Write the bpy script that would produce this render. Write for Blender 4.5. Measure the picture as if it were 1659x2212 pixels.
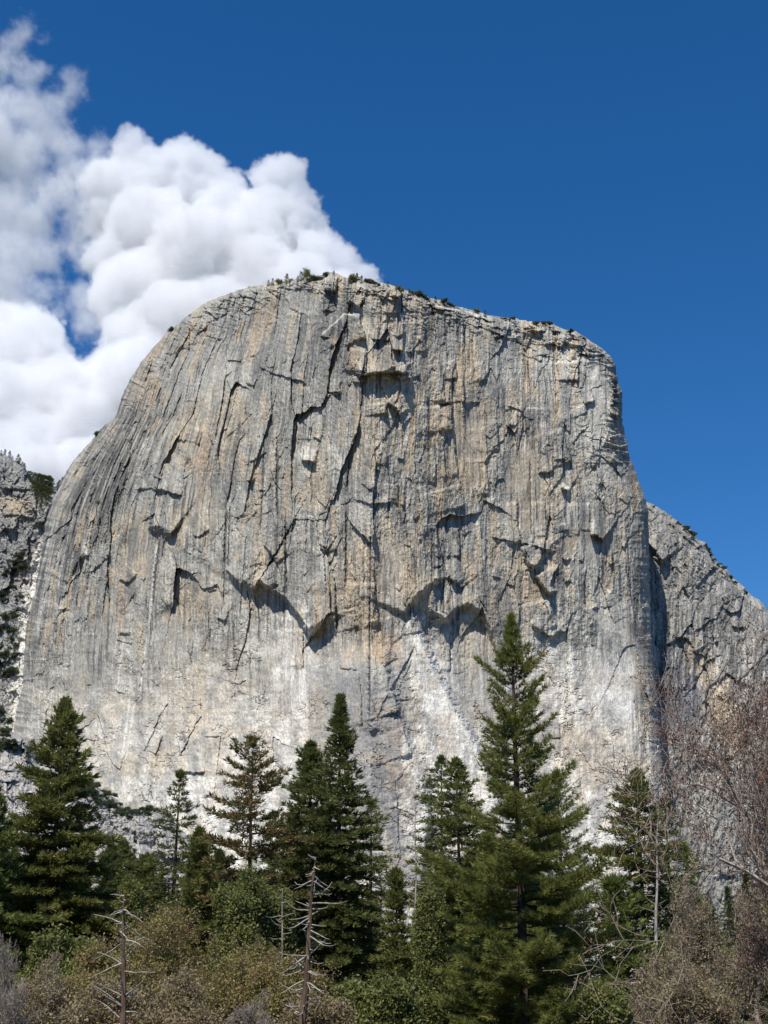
import bpy, math, random, time
import numpy as np
from mathutils import Vector
T0 = time.time()
for o in list(bpy.data.objects): bpy.data.objects.remove(o)
SC = bpy.context.scene
COL = SC.collection
R = math.radians

# ------------------------------------------------------------------ camera, sky, sun, exposure
PITCH, VFOV, CAMZ = R(20.0), R(41.0), 1.6
cam_d = bpy.data.cameras.new('camera')
cam = bpy.data.objects.new('camera', cam_d); COL.objects.link(cam)
cam.location = (0, 0, CAMZ); cam.rotation_euler = (math.pi / 2 + PITCH, 0, 0)
cam_d.sensor_fit = 'VERTICAL'; cam_d.angle_y = VFOV
cam_d.clip_start = 0.2; cam_d.clip_end = 60000
SC.camera = cam

SUN_EL, SUN_AZ = R(56), R(-24)        # azimuth measured from straight behind the camera, minus = to its left
sun_dir = Vector((math.sin(SUN_AZ) * math.cos(SUN_EL), -math.cos(SUN_AZ) * math.cos(SUN_EL), math.sin(SUN_EL)))
sd = bpy.data.lights.new('sun', 'SUN'); sd.energy = 4.3; sd.angle = R(0.5); sd.color = (1, .955, .88)
so = bpy.data.objects.new('sun', sd); COL.objects.link(so)
so.rotation_euler = sun_dir.to_track_quat('Z', 'Y').to_euler()

W = bpy.data.worlds.new('World'); SC.world = W; W.use_nodes = True
wn = W.node_tree.nodes; wl = W.node_tree.links
sky = wn.new('ShaderNodeTexSky'); sky.sky_type = 'NISHITA'; sky.sun_disc = False
sky.sun_elevation = SUN_EL
sky.sun_rotation = math.atan2(sun_dir.x, sun_dir.y)
sky.altitude = 2200; sky.air_density = 1.0; sky.dust_density = 0.1; sky.ozone_density = 2.6
bg = wn['Background']; bg.inputs[1].default_value = 0.114
hs = wn.new('ShaderNodeHueSaturation'); hs.inputs['Saturation'].default_value = 1.33; hs.inputs['Hue'].default_value = .503
wl.new(sky.outputs[0], hs.inputs['Color'])
cap = wn.new('ShaderNodeVectorMath'); cap.operation = 'MINIMUM'; cap.inputs[1].default_value = (.75, 1.9, 4.4)   # caps the bright sky near sun and horizon, to cut fill light on the wall
wl.new(hs.outputs[0], cap.inputs[0]); wl.new(cap.outputs[0], bg.inputs[0])

SC.view_settings.view_transform = 'Standard'; SC.view_settings.look = 'None'
SC.view_settings.exposure = 0.28; SC.view_settings.gamma = 1.0
SC.render.engine = 'CYCLES'
cy = SC.cycles
cy.use_denoising = True
cy.max_bounces = 16; cy.diffuse_bounces = 2; cy.glossy_bounces = 1; cy.volume_bounces = 14
cy.transmission_bounces = 2; cy.transparent_max_bounces = 8
cy.volume_max_steps = 256; cy.volume_step_rate = 1.8
SC.render.film_transparent = False
# ------------------------------------------------------------------ picture <-> world helpers
FPX = 1106 / math.tan(VFOV / 2)        # focal length in units of a 1659 x 2212 picture
CP, SP = math.cos(PITCH), math.sin(PITCH)
def at_depth(X, Y, D):
    """world point seen at picture position (X, Y) whose world y is D"""
    cx = (np.asarray(X, float) - 829.5) / FPX; cyy = (1106 - np.asarray(Y, float)) / FPX
    t = D / (CP - cyy * SP)
    return cx * t, D + 0 * t, CAMZ + t * (SP + cyy * CP)
def base_x(X, D):                      # ground position: x of a thing seen at column X low in the picture
    return (X - 829.5) / FPX * D / (CP + 0.37 * SP) 

# ------------------------------------------------------------------ numpy noise
_rs = np.random.RandomState(7)
_G = _rs.uniform(0, 2 * np.pi, 65536)
_GX, _GY = np.cos(_G).astype(np.float32), np.sin(_G).astype(np.float32)
def _h(ix, iy, seed):
    h = (ix * 374761393 + iy * 668265263 + seed * 1274126177) & 0xffffffff
    h = ((h ^ (h >> 13)) * 1274126177) & 0xffffffff
    return (h ^ (h >> 16)) & 0xffff
def perlin(x, y, seed=0):
    x = np.asarray(x, np.float64); y = np.asarray(y, np.float64)
    ix = np.floor(x).astype(np.int64); iy = np.floor(y).astype(np.int64)
    fx = (x - ix).astype(np.float32); fy = (y - iy).astype(np.float32)
    u = fx * fx * fx * (fx * (fx * 6 - 15) + 10); v = fy * fy * fy * (fy * (fy * 6 - 15) + 10)
    def g(dx, dy):
        k = _h(ix + dx, iy + dy, seed)
        return _GX[k] * (fx - dx) + _GY[k] * (fy - dy)
    a = g(0, 0); b = g(1, 0); c = g(0, 1); d = g(1, 1)
    return (a + (b - a) * u + (c - a) * v + (a - b - c + d) * u * v) * 1.5
def fbm(x, y, seed=0, octv=4, gain=0.5, lac=2.03):
    s = 0; a = 1
    for k in range(octv):
        s = s + a * perlin(x, y, seed + 17 * k); x = x * lac; y = y * lac; a *= gain
    return s
def rnd(ix, iy, seed):
    return _h(ix, iy, seed).astype(np.float32) / 65535.0
def plates(x, y, seed, tilt=(0.6, 0.6), jit=0.9, off=1.0):
    """jittered cells, each one flat facet: offset + tilt; returns height, distance to the nearest edge"""
    ix = np.floor(x).astype(np.int64); iy = np.floor(y).astype(np.int64)
    b1 = np.full(x.shape, 1e9, np.float32); b2 = b1.copy(); hh = np.zeros(x.shape, np.float32)
    for dx in (-1, 0, 1):
        for dy in (-1, 0, 1):
            cx = ix + dx; cyy = iy + dy
            px = cx + 0.5 + (rnd(cx, cyy, seed) - 0.5) * jit; py = cyy + 0.5 + (rnd(cx, cyy, seed + 5) - 0.5) * jit
            ddx = (x - px).astype(np.float32); ddy = (y - py).astype(np.float32)
            d = ddx * ddx + ddy * ddy
            h = off * rnd(cx, cyy, seed + 9) + ddx * (rnd(cx, cyy, seed + 13) - 0.5) * 2 * tilt[0] + ddy * (rnd(cx, cyy, seed + 21) - 0.5) * 2 * tilt[1]
            m = d < b1
            b2 = np.where(m, b1, np.minimum(b2, d)); hh = np.where(m, h, hh); b1 = np.where(m, d, b1)
    return hh, np.sqrt(b2) - np.sqrt(b1)
def sstep(a, b, x):
    t = np.clip((x - a) / (b - a), 0, 1); return t * t * (3 - 2 * t)
def tilef(ox, oy, s):
    return lambda p: (ox + s * p[0], oy + s * p[1])
ZT = {'D': tilef(0, 0, 1), '1': tilef(0, 1426, .5), '2': tilef(829.5, 1426, .5), '3': tilef(0, 548.6, .43),
      '5': tilef(0, 932.6, .3307), '6': tilef(493.7, 1097.2, .3968), '7': tilef(1097.2, 932.6, .372),
      'a': tilef(329.2, 548.6, .23148), 'b': tilef(658.3, 548.6, .23148), 'c': tilef(1014.9, 630.9, .23148),
      'd': tilef(329.2, 905.2, .23148), 'e': tilef(658.3, 905.2, .23148), 'f': tilef(1014.9, 987.5, .23148),
      'g': tilef(0, 1536.1, .23148), 'h': tilef(932.6, 1261.8, .23148)}
def pts(z, s):
    n = [float(v) for v in s.replace(',', ' ').split()]
    return [ZT[z]((n[i], n[i + 1])) for i in range(0, len(n), 2)]

def seg_field(X, Y, P, prefer=None):
    """distance to polyline P, signed side (+ on the preferred side), position 0..1 along it"""
    best = np.full(X.shape, 1e9, np.float32); sg = np.zeros(X.shape, np.float32); al = np.zeros(X.shape, np.float32)
    L = [math.hypot(P[i + 1][0] - P[i][0], P[i + 1][1] - P[i][1]) + 1e-6 for i in range(len(P) - 1)]
    tot = sum(L); acc = 0
    for i in range(len(P) - 1):
        ax, ay = P[i]; bx, by = P[i + 1]; dx, dy = (bx - ax) / L[i], (by - ay) / L[i]
        t = np.clip((X - ax) * dx + (Y - ay) * dy, 0, L[i])
        ex = X - ax - t * dx; ey = Y - ay - t * dy
        d = np.hypot(ex, ey)
        nx, ny = -dy, dx
        if prefer is not None and nx * prefer[0] + ny * prefer[1] < 0: nx, ny = -nx, -ny
        s = (X - ax) * nx + (Y - ay) * ny
        m = d < best
        best = np.where(m, d, best); sg = np.where(m, s, sg); al = np.where(m, (acc + t) / tot, al)
        acc += L[i]
    return best, np.where(sg >= 0, best, -best), al

# ------------------------------------------------------------------ the sheets of rock
SIDE = {'U': (0.15, -1), 'D': (0, 1), 'L': (-1, -0.1), 'R': (1, -0.1), 'V': (-.7, -.7), 'W': (.7, -.7)}
def inside_poly(X, Y, P):
    c = np.zeros(X.shape, bool); n = len(P)
    for i in range(n):
        x1, y1 = P[i]; x2, y2 = P[(i + 1) % n]
        if y1 == y2: continue
        m = ((y1 > Y) != (y2 > Y)) & (X < (x2 - x1) * (Y - y1) / (y2 - y1) + x1)
        c ^= m
    return c
def roughen(P, amp, seed, step=6):
    out = []
    rs = random.Random(seed)
    for i in range(len(P) - 1):
        (ax, ay), (bx, by) = P[i], P[i + 1]
        n = max(1, int(math.hypot(bx - ax, by - ay) / step))
        for k in range(n):
            t = k / n
            j = amp if (k or i) else 0
            out.append((ax + (bx - ax) * t + rs.uniform(-j, j), ay + (by - ay) * t + rs.uniform(-j, j)))
    out.append(P[-1]); return out

def rock_mesh(name, outline, rect, step, depth_fn, disp_fn, colour_fn, mat, closed_bottom, back=260, roll=None):
    """A rock face as one surface: depth_fn(x, z) gives the wall's plan and batter, disp_fn adds the relief (m towards the valley),
    the border rolls away from the viewer and carries on behind as a solid."""
    x0, y0, x1, y1 = rect
    nx = int((x1 - x0) / step) + 1; ny = int((y1 - y0) / step) + 1
    X, Y = np.meshgrid(np.linspace(x0, x1, nx), np.linspace(y0, y1, ny))
    ins = inside_poly(X, Y, outline + closed_bottom)
    dist, _, _ = seg_field(X, Y, outline)
    # vertices just outside are pulled onto the outline
    nb = ins.copy(); nb[1:] |= ins[:-1]; nb[:-1] |= ins[1:]; nb2 = nb.copy()
    nb2[:, 1:] |= nb[:, :-1]; nb2[:, :-1] |= nb[:, 1:]
    ring = nb2 & ~ins
    # closest point on the outline for ring vertices
    rx, ry = X[ring], Y[ring]
    bx_ = rx.copy(); by_ = ry.copy(); bd = np.full(rx.shape, 1e9)
    for i in range(len(outline) - 1):
        (ax, ay), (bx, by) = outline[i], outline[i + 1]
        if max(abs(ax), abs(bx)) > 1e5: continue
        l = math.hypot(bx - ax, by - ay) + 1e-9; dx, dy = (bx - ax) / l, (by - ay) / l
        t = np.clip((rx - ax) * dx + (ry - ay) * dy, 0, l); qx = ax + t * dx; qy = ay + t * dy
        d = np.hypot(rx - qx, ry - qy); m = d < bd
        bd = np.where(m, d, bd); bx_ = np.where(m, qx, bx_); by_ = np.where(m, qy, by_)
    ok = bd < step * 1.6
    X = X.copy(); Y = Y.copy()
    X[ring] = np.where(ok, bx_, rx); Y[ring] = np.where(ok, by_, ry)
    use = nb2
    dist = np.where(ring, 0, dist)
    # base surface
    D = np.full(X.shape, depth_fn(0, 300.0) * 1.0) + 0 * X
    for _ in range(7):
        wx, wy, wz = at_depth(X, Y, D); D = depth_fn(wx, wz)
    P = disp_fn(X, Y, dist)
    rw, rr = roll(X, Y)
    q = np.clip(1 - dist / rw, 0, 1)
    D = D + rr * (1 - np.sqrt(1 - q * q * 0.999)) - P
    wx, wy, wz = at_depth(X, Y, D)
    cols = colour_fn(X, Y, dist, P)
    idx = -np.ones(X.shape, np.int64); n = int(use.sum()); idx[use] = np.arange(n)
    V = np.stack([wx[use], wy[use], wz[use]], 1)
    C = cols[use]
    a, b, c, d = idx[:-1, :-1], idx[:-1, 1:], idx[1:, 1:], idx[1:, :-1]
    fm = (a >= 0) & (b >= 0) & (c >= 0) & (d >= 0)
    # quad must have at least one inside vertex
    anyin = ins[:-1, :-1] | ins[:-1, 1:] | ins[1:, 1:] | ins[1:, :-1]
    fm &= anyin
    F = np.stack([a[fm], d[fm], c[fm], b[fm]], 1)
    # border edges -> carried on behind the skyline
    e = np.concatenate([F[:, [0, 1]], F[:, [1, 2]], F[:, [2, 3]], F[:, [3, 0]]])
    key = np.minimum(e[:, 0], e[:, 1]) * n + np.maximum(e[:, 0], e[:, 1])
    uk, inv, cnt = np.unique(key, return_inverse=True, return_counts=True)
    be = e[cnt[inv] == 1]
    bv = np.unique(be)
    mid = V.mean(0)
    base = n
    prev = {int(v): int(v) for v in bv}
    pm = np.arange(n)
    extraF = []
    for k, (dy_, sc_, dz_) in enumerate(((back * .25, .998, 1.0), (back, .97, -12), (back * 2.4, .9, -60))):
        NV = V[bv].copy()
        NV[:, 0] = mid[0] + (NV[:, 0] - mid[0]) * sc_; NV[:, 1] += dy_; NV[:, 2] += dz_ + (V[bv][:, 1] * 0)
        nm = np.zeros(n, np.int64); nm[bv] = base + np.arange(len(bv))
        extraF.append(np.stack([be[:, 1] if k == 0 else pm[be[:, 1]], be[:, 0] if k == 0 else pm[be[:, 0]], nm[be[:, 0]], nm[be[:, 1]]], 1))
        V = np.concatenate([V, NV]); C = np.concatenate([C, C[bv]])
        pm = nm; base += len(bv)
    F = np.concatenate([F] + extraF)
    o = np_mesh(name, V, F, mat, C)
    o['kind'] = 'structure'
    return o, (X, Y, D)

def np_mesh(name, V, F, mat=None, C=None, parent=None, smooth=False, mats=None, mi=None):
    me = bpy.data.meshes.new(name)
    V = np.ascontiguousarray(V, np.float32); F = np.ascontiguousarray(F, np.int32)
    k = F.shape[1]
    me.vertices.add(len(V)); me.vertices.foreach_set('co', V.ravel())
    me.loops.add(F.size); me.loops.foreach_set('vertex_index', F.ravel())
    me.polygons.add(len(F)); me.polygons.foreach_set('loop_start', np.arange(0, F.size, k, dtype=np.int32))
    me.polygons.foreach_set('loop_total', np.full(len(F), k, np.int32))
    if not smooth: me.polygons.foreach_set('use_smooth', np.zeros(len(F), bool))
    if mi is not None: me.polygons.foreach_set('material_index', np.asarray(mi, np.int32))
    me.update(calc_edges=True)
    if C is not None:
        at = me.color_attributes.new('tone', 'FLOAT_COLOR', 'POINT')
        c4 = np.ones((len(V), 4), np.float32); c4[:, :C.shape[1]] = C
        at.data.foreach_set('color', c4.ravel())
    for m in (mats or ([mat] if mat else [])): me.materials.append(m)
    o = bpy.data.objects.new(name, me); COL.objects.link(o)
    if parent: o.parent = parent
    return o

def mat_new(name):
    m = bpy.data.materials.new(name); m.use_nodes = True
    nt = m.node_tree; b = nt.nodes['Principled BSDF']; b.inputs['Roughness'].default_value = .9
    b.inputs['Specular IOR Level'].default_value = .15
    return m, nt, b
def rock_material(name, s=1.0, bump=1.0):
    m, nt, b = mat_new(name); N = nt.nodes; L = nt.links
    at = N.new('ShaderNodeAttribute'); at.attribute_name = 'tone'
    tc = N.new('ShaderNodeTexCoord')
    mp = N.new('ShaderNodeMapping'); mp.inputs['Scale'].default_value = (1, 1, .35); L.new(tc.outputs['Object'], mp.inputs[0])
    n1 = N.new('ShaderNodeTexNoise'); n1.inputs['Scale'].default_value = .45 * s; n1.inputs['Detail'].default_value = 5; n1.inputs['Roughness'].default_value = .7
    L.new(mp.outputs[0], n1.inputs['Vector'])
    n2 = N.new('ShaderNodeTexNoise'); n2.inputs['Scale'].default_value = .13 * s; n2.inputs['Detail'].default_value = 6; n2.inputs['Roughness'].default_value = .68
    L.new(tc.outputs['Object'], n2.inputs['Vector'])
    mr = N.new('ShaderNodeMapRange'); mr.inputs[1].default_value = .3; mr.inputs[2].default_value = .7; mr.inputs[3].default_value = .66; mr.inputs[4].default_value = 1.26
    L.new(n1.outputs[0], mr.inputs[0])
    mx = N.new('ShaderNodeVectorMath'); mx.operation = 'SCALE'; L.new(at.outputs['Color'], mx.inputs[0]); L.new(mr.outputs[0], mx.inputs['Scale'])
    L.new(mx.outputs[0], b.inputs['Base Color'])
    ad = N.new('ShaderNodeMath'); ad.operation = 'ADD'; L.new(n1.outputs[0], ad.inputs[0]); L.new(n2.outputs[0], ad.inputs[1])
    bp = N.new('ShaderNodeBump'); bp.inputs['Strength'].default_value = .9; bp.inputs['Distance'].default_value = 1.7 * bump
    L.new(ad.outputs[0], bp.inputs['Height']); L.new(bp.outputs[0], b.inputs['Normal'])
    b.inputs['Roughness'].default_value = 1.0; b.inputs['Specular IOR Level'].default_value = .05
    return m

#%%CLIFF
OUT = [(-40, 2150), (-30, 1850), (0, 1720), (30, 1580), (35, 1535), (50, 1480), (55, 1360), (75, 1280), (90, 1190), (98, 1130), (115, 1080), (135, 1035), (155, 1000), (185, 965),
       (205, 940), (215, 928), (247, 902), (256, 880), (262, 860), (280, 820), (310, 775), (345, 735), (365, 715), (385, 700), (400, 686), (408, 680), (440, 655), (490, 635), (530, 622), (580, 613), (620, 607),
       (655, 600), (690, 601), (706, 596), (712, 590), (722, 588), (733, 594), (745, 598), (760, 605), (790, 604), (815, 610), (840, 613), (880, 628), (930, 643), (970, 655), (1010, 668), (1060, 682), (1110, 688), (1160, 697),
       (1195, 700), (1215, 710), (1245, 716), (1275, 735), (1300, 752), (1318, 768), (1330, 788), (1334, 820), (1343, 845), (1344, 900), (1345, 915), (1352, 945), (1360, 985), (1380, 1040), (1396, 1082), (1400, 1105),
       (1402, 1180), (1404, 1300), (1410, 1400), (1418, 1500), (1425, 1600), (1440, 1700), (1470, 1800), (1510, 1950), (1560, 2150)]
STEPS = [l.split('|') for l in '''
a|U|6|20|3|690 990 830 1005
a|U|8|30|2|980 1040 1100 1110 1230 1140 1310 1170 1460 1215
a|L|16|20|3|335 650 345 760 335 890
a|U|14|20|8|345 650 400 700 440 745
a|U|9|14|5|165 790 260 800
a|U|9|14|5|95 905 180 950
a|U|5|14|3|60 1050 130 1040
a|U|7|20|3|480 740 560 780 650 800
a|U|14|20|8|865 1195 950 1240
a|U|4|20|2|300 1370 440 1385
a|U|3|20|2|945 520 1030 525
a|U|4|20|2|1320 540 1440 565
a|L|5|20|2|1465 1230 1480 1650
a|U|7|12|3|1290 970 1330 1020
a|U|8|12|4|1060 1050 1140 1060
a|U|6|12|3|1310 1165 1400 1185
a|L|6|12|3|820 540 830 900
a|U|7|12|5|710 560 750 590
a|U|6|30|3|1240 400 1300 520 1370 540
b|L|26|26|3|510 550 520 650 575 790
b|L|14|22|3|572 880 570 1110
b|L|10|22|3|390 590 400 900 480 1100
b|U|34|25|12|165 330 300 345
b|R|16|12|8|170 340 165 540
b|U|24|22|10|390 440 520 500
b|U|26|30|7|440 1120 560 1130 640 1108 870 1100 985 1120
b|U|14|10|6|440 1190 550 1200
b|U|14|16|6|710 1165 800 1170
b|U|18|16|6|860 1155 1000 1165
b|L|16|22|3|755 1380 770 1490
b|U|16|22|5|760 1380 850 1440 890 1510
b|L|14|22|3|805 850 812 980 850 1060
b|U|16|22|5|810 895 925 900
b|U|7|22|3|860 790 950 715
b|L|8|20|3|1005 990 1080 1140
b|U|12|20|4|680 385 745 430
b|U|20|20|5|795 390 905 400
b|L|10|20|3|875 400 880 560
b|L|7|26|3|1110 600 1140 930
b|L|12|22|4|1405 1000 1425 1170
b|L|6|22|3|1290 1160 1310 1380
b|U|12|26|4|1240 1390 1360 1395
b|L|11|40|3|1362 1395 1385 1660
b|L|6|26|3|1480 1160 1490 1390
b|U|4|26|2|1470 1385 1640 1385
b|U|8|20|4|140 770 240 785
b|L|8|18|4|235 780 280 860
b|U|6|20|3|610 790 700 800 800 810
b|U|7|20|3|200 1290 340 1290
b|U|10|20|5|260 1320 350 1310
c|U|15|18|6|220 430 345 400
c|L|6|22|3|125 640 170 820
c|U|16|20|6|690 480 800 490 860 520
c|L|4|40|3|690 480 700 600 760 900 800 1150
c|U|12|16|5|1060 520 1200 560 1310 620
c|U|9|14|4|960 430 1080 480 1200 540
c|U|12|14|5|580 370 720 365
c|U|7|14|3|800 460 880 500 960 420
c|U|5|12|3|340 345 450 370
c|L|18|30|4|1008 640 1015 830
c|L|5|30|3|1190 760 1240 870
c|U|13|22|4|1060 1045 1170 1010
c|L|6|22|3|1065 1045 1100 1130
c|L|12|30|3|860 1260 900 1420 960 1600
c|L|6|26|3|1140 1350 1170 1640
c|L|5|26|3|140 1250 170 1600
c|L|7|26|3|250 1180 270 1500
c|U|5|22|3|350 1050 500 1120
c|U|6|20|3|360 1220 430 1260
c|U|7|18|3|900 620 950 650
c|U|6|16|3|630 635 680 640
c|U|5|22|3|1230 1430 1260 1440
c|U|8|14|4|1370 640 1330 560
d|U|8|22|3|220 175 300 220
d|L|6|22|3|470 90 430 240
d|U|6|16|3|410 230 430 240
d|U|8|22|3|0 530 80 560
d|U|9|36|3|0 630 150 680 290 720
d|U|10|22|4|370 1100 430 1100 540 1020
d|U|8|20|3|880 570 940 600
d|L|9|20|3|910 740 940 820 985 870
d|U|6|20|3|985 665 1050 668
d|L|5|20|3|940 350 945 590
d|U|24|26|4|1390 385 1530 405
d|L|7|24|3|1475 0 1480 200
d|U|10|20|4|1490 170 1575 190
d|L|9|40|3|1240 950 1245 1650
d|L|6|26|3|1440 880 1430 1250
d|U|12|22|5|1545 1170 1625 1200
d|U|14|26|5|1060 1190 1100 1250 1160 1350
d|U|16|30|5|680 1400 760 1480 840 1560
d|L|7|30|3|975 1180 1020 1360
d|L|7|30|3|1080 1380 1160 1530
d|U|6|22|3|340 1475 410 1480
d|U|6|22|3|500 1600 600 1600
d|L|5|30|2|690 840 655 1370
d|L|4|30|2|885 1050 840 1650
d|U|6|26|3|1080 300 860 430
e|L|11|46|3|20 880 110 960 130 1180 180 1300 190 1500 215 1650
e|U|14|26|4|130 1190 205 1240
e|L|8|50|3|95 280 160 600 220 830 300 1130
e|L|5|30|2|385 760 375 1650
e|U|6|22|3|520 600 630 675
e|U|8|22|3|640 470 700 480
e|L|8|24|3|720 190 765 310 765 440
e|L|7|22|3|870 600 870 800
e|U|9|18|4|860 370 935 370
e|U|9|16|4|885 800 940 800
e|L|13|40|4|1380 0 1410 340 1440 560
e|L|16|40|7|1440 600 1500 820
e|L|7|26|3|1195 290 1230 420 1220 620
e|U|14|22|5|1200 1490 1280 1500 1350 1465 1400 1560
e|L|9|30|3|1440 990 1445 1300
e|U|6|18|3|1190 1380 1280 1375
e|U|6|18|3|1060 1130 1100 1120
e|U|6|18|3|590 1100 640 1110
e|U|5|16|3|840 1580 900 1600
e|U|8|26|3|440 745 620 790 840 770
6|U|20|50|16|960 600 985 540 1040 470 1100 425 1180 390
6|U|22|50|16|1180 650 1205 600 1250 550 1310 530 1370 570 1415 660 1450 760 1480 850
6|U|10|24|6|1180 385 1240 400 1270 440
6|L|44|130|20|975 560 1050 680 1130 870 1200 1000 1280 1150 1340 1250 1400 1380 1500 1650 1700 2300 1800 2700
6|U|30|70|10|120 480 165 400 210 430 300 490 380 590 455 710
6|L|10|30|4|230 340 270 420
6|L|6|26|2|700 880 720 960 725 1200
6|U|5|20|2|600 870 700 880
6|W|5|20|2|600 870 540 960 510 1070
6|L|14|30|5|895 990 935 1110
6|L|10|40|4|945 1190 975 1270 1000 1350
6|L|10|30|3|800 400 805 560 830 640
6|L|10|40|3|490 160 530 250 580 400 585 700
6|L|9|30|4|540 100 590 230
6|L|7|30|3|680 540 710 650
6|L|7|30|3|405 650 405 880
6|L|7|50|4|1040 560 1060 680
6|L|12|30|5|1115 420 1130 560 1200 600
6|U|6|20|3|770 155 790 160
6|L|5|30|3|1205 640 1210 900
6|U|5|20|3|870 980 900 985
6|R|14|60|12|760 740 765 1000 770 1250
6|L|20|90|18|860 700 870 900 1010 1330 1080 1470 1100 1700 1060 2000 1000 2700
f|U|12|26|4|640 150 790 130
f|U|6|20|3|780 30 895 15
f|U|18|22|5|840 280 930 330
f|U|30|34|5|1120 725 1180 730 1250 780
f|L|9|30|3|440 400 450 680 490 800
f|U|34|30|9|480 830 530 980 620 1050
f|U|36|34|9|610 1090 650 1170 740 1280 805 1240
f|L|10|30|5|740 1310 770 1450 815 1590
f|L|6|26|3|700 400 725 750
f|L|6|30|3|1000 250 1020 750
f|U|12|26|5|850 930 900 975 950 940
f|U|8|20|3|1010 965 1070 970
f|U|7|18|3|955 965 980 970
f|U|6|22|2|1140 1410 1220 1405
f|L|7|30|3|155 0 165 180 185 370
f|U|9|26|3|180 740 460 800 580 820 690 850 800 910
f|L|7|26|3|780 700 800 890
f|L|7|26|3|905 610 920 690
f|L|6|26|3|1120 420 1120 700
f|U|7|22|3|560 1570 660 1640
f|U|6|22|3|200 1110 290 1130
f|U|6|22|3|340 1180 420 1200
f|U|7|18|3|1290 1000 1350 990
f|U|5|20|3|0 540 80 520
5|V|24|30|9|430 1000 480 900 520 830 590 795
5|V|10|30|5|560 950 650 870 730 780
5|U|13|20|6|770 960 840 990 900 920
5|U|8|20|4|915 960 950 970
5|U|8|36|3|880 375 980 370 1120 400 1190 420
5|U|12|22|8|770 1315 850 1325
5|U|9|22|4|1240 920 1330 1030 1420 1000 1450 1080
5|U|10|22|4|1410 1210 1470 1240
5|U|34|44|22|970 640 1050 640 1120 690
5|U|4|22|2|760 1360 860 1390
5|U|6|26|3|750 1690 820 1715
5|L|5|26|2|1110 1745 1010 1930
5|L|5|26|2|1062 1980 1018 2110
5|W|5|26|2|1615 1620 1560 1650 1545 1700
5|L|5|26|2|950 1430 895 1770
5|U|5|22|3|560 1660 600 1650
5|L|4|22|2|625 1310 625 1450
5|L|7|22|3|290 1230 300 1290
5|L|7|22|3|285 1480 280 1590
5|U|4|22|3|980 1610 1030 1660
1|U|13|26|3|750 478 890 488
1|L|5|22|2|705 330 680 415
1|U|6|16|4|545 575 565 575
1|L|5|16|2|610 570 625 610
1|U|5|20|2|880 330 960 328
1|U|5|20|2|365 340 410 350
7|U|5|20|3|640 380 700 420
7|L|8|40|4|860 1560 900 1850
h|U|9|26|3|910 370 990 410 1070 460 1135 520
h|U|6|26|3|1110 1440 1210 1430
h|L|5|26|2|1375 1760 1415 2100
'''.strip().splitlines()]
CALM = [(1335, 1440, 70, 130, 0), (960, 1520, 46, 170, -21), (1060, 1460, 42, 110, -8), (760, 1480, 55, 110, 0), (1025, 960, 24, 110, 0), (985, 960, 20, 80, 0), (1130, 1060, 50, 110, 0), (415, 940, 32, 60, 0), (435, 1090, 50, 80, 0), (470, 1260, 60, 60, 0),
        (300, 1200, 26, 90, 0), (620, 1440, 60, 110, 0), (1290, 860, 30, 90, 0), (790, 730, 22, 60, 0), (1260, 1150, 50, 80, 0), (845, 1260, 30, 100, 0), (695, 1250, 16, 80, 0), (650, 650, 50, 30, 0), (370, 1380, 50, 70, 0), (200, 1420, 40, 120, 20)]
CRACKS = [l.split('|') for l in '''
5|2.5|3|1040 700 1010 930 1000 1150
5|2.5|2|1475 470 1470 700 1460 1180
5|2.5|2|1500 500 1490 900
5|2|2|1610 660 1565 1240
d|2|2|1045 60 1030 660 1000 1080
d|2.5|3|1165 120 1160 560 1170 960
d|2|2|730 470 730 700
b|2|2|900 380 905 560
b|2|2|1310 580 1310 780
b|2|2|560 950 560 1120
e|2|2|620 850 610 1650
e|2|2|1190 1050 1185 1650
e|2|2|410 230 395 700
6|2|2|310 0 305 500
6|2|2|770 450 765 1180
6|2|2|640 0 640 430
6|2.5|2|1205 650 1210 900
f|2|2|560 0 575 780
c|2|2|540 640 560 900
c|2|2|1145 1100 1150 1330
g|3|2|1510 0 1440 180 1340 400
g|3|2|1520 230 1455 420
g|2|2|1405 750 1425 830
g|2|2|1310 735 1345 830 1400 855
'''.strip().splitlines()]
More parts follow.
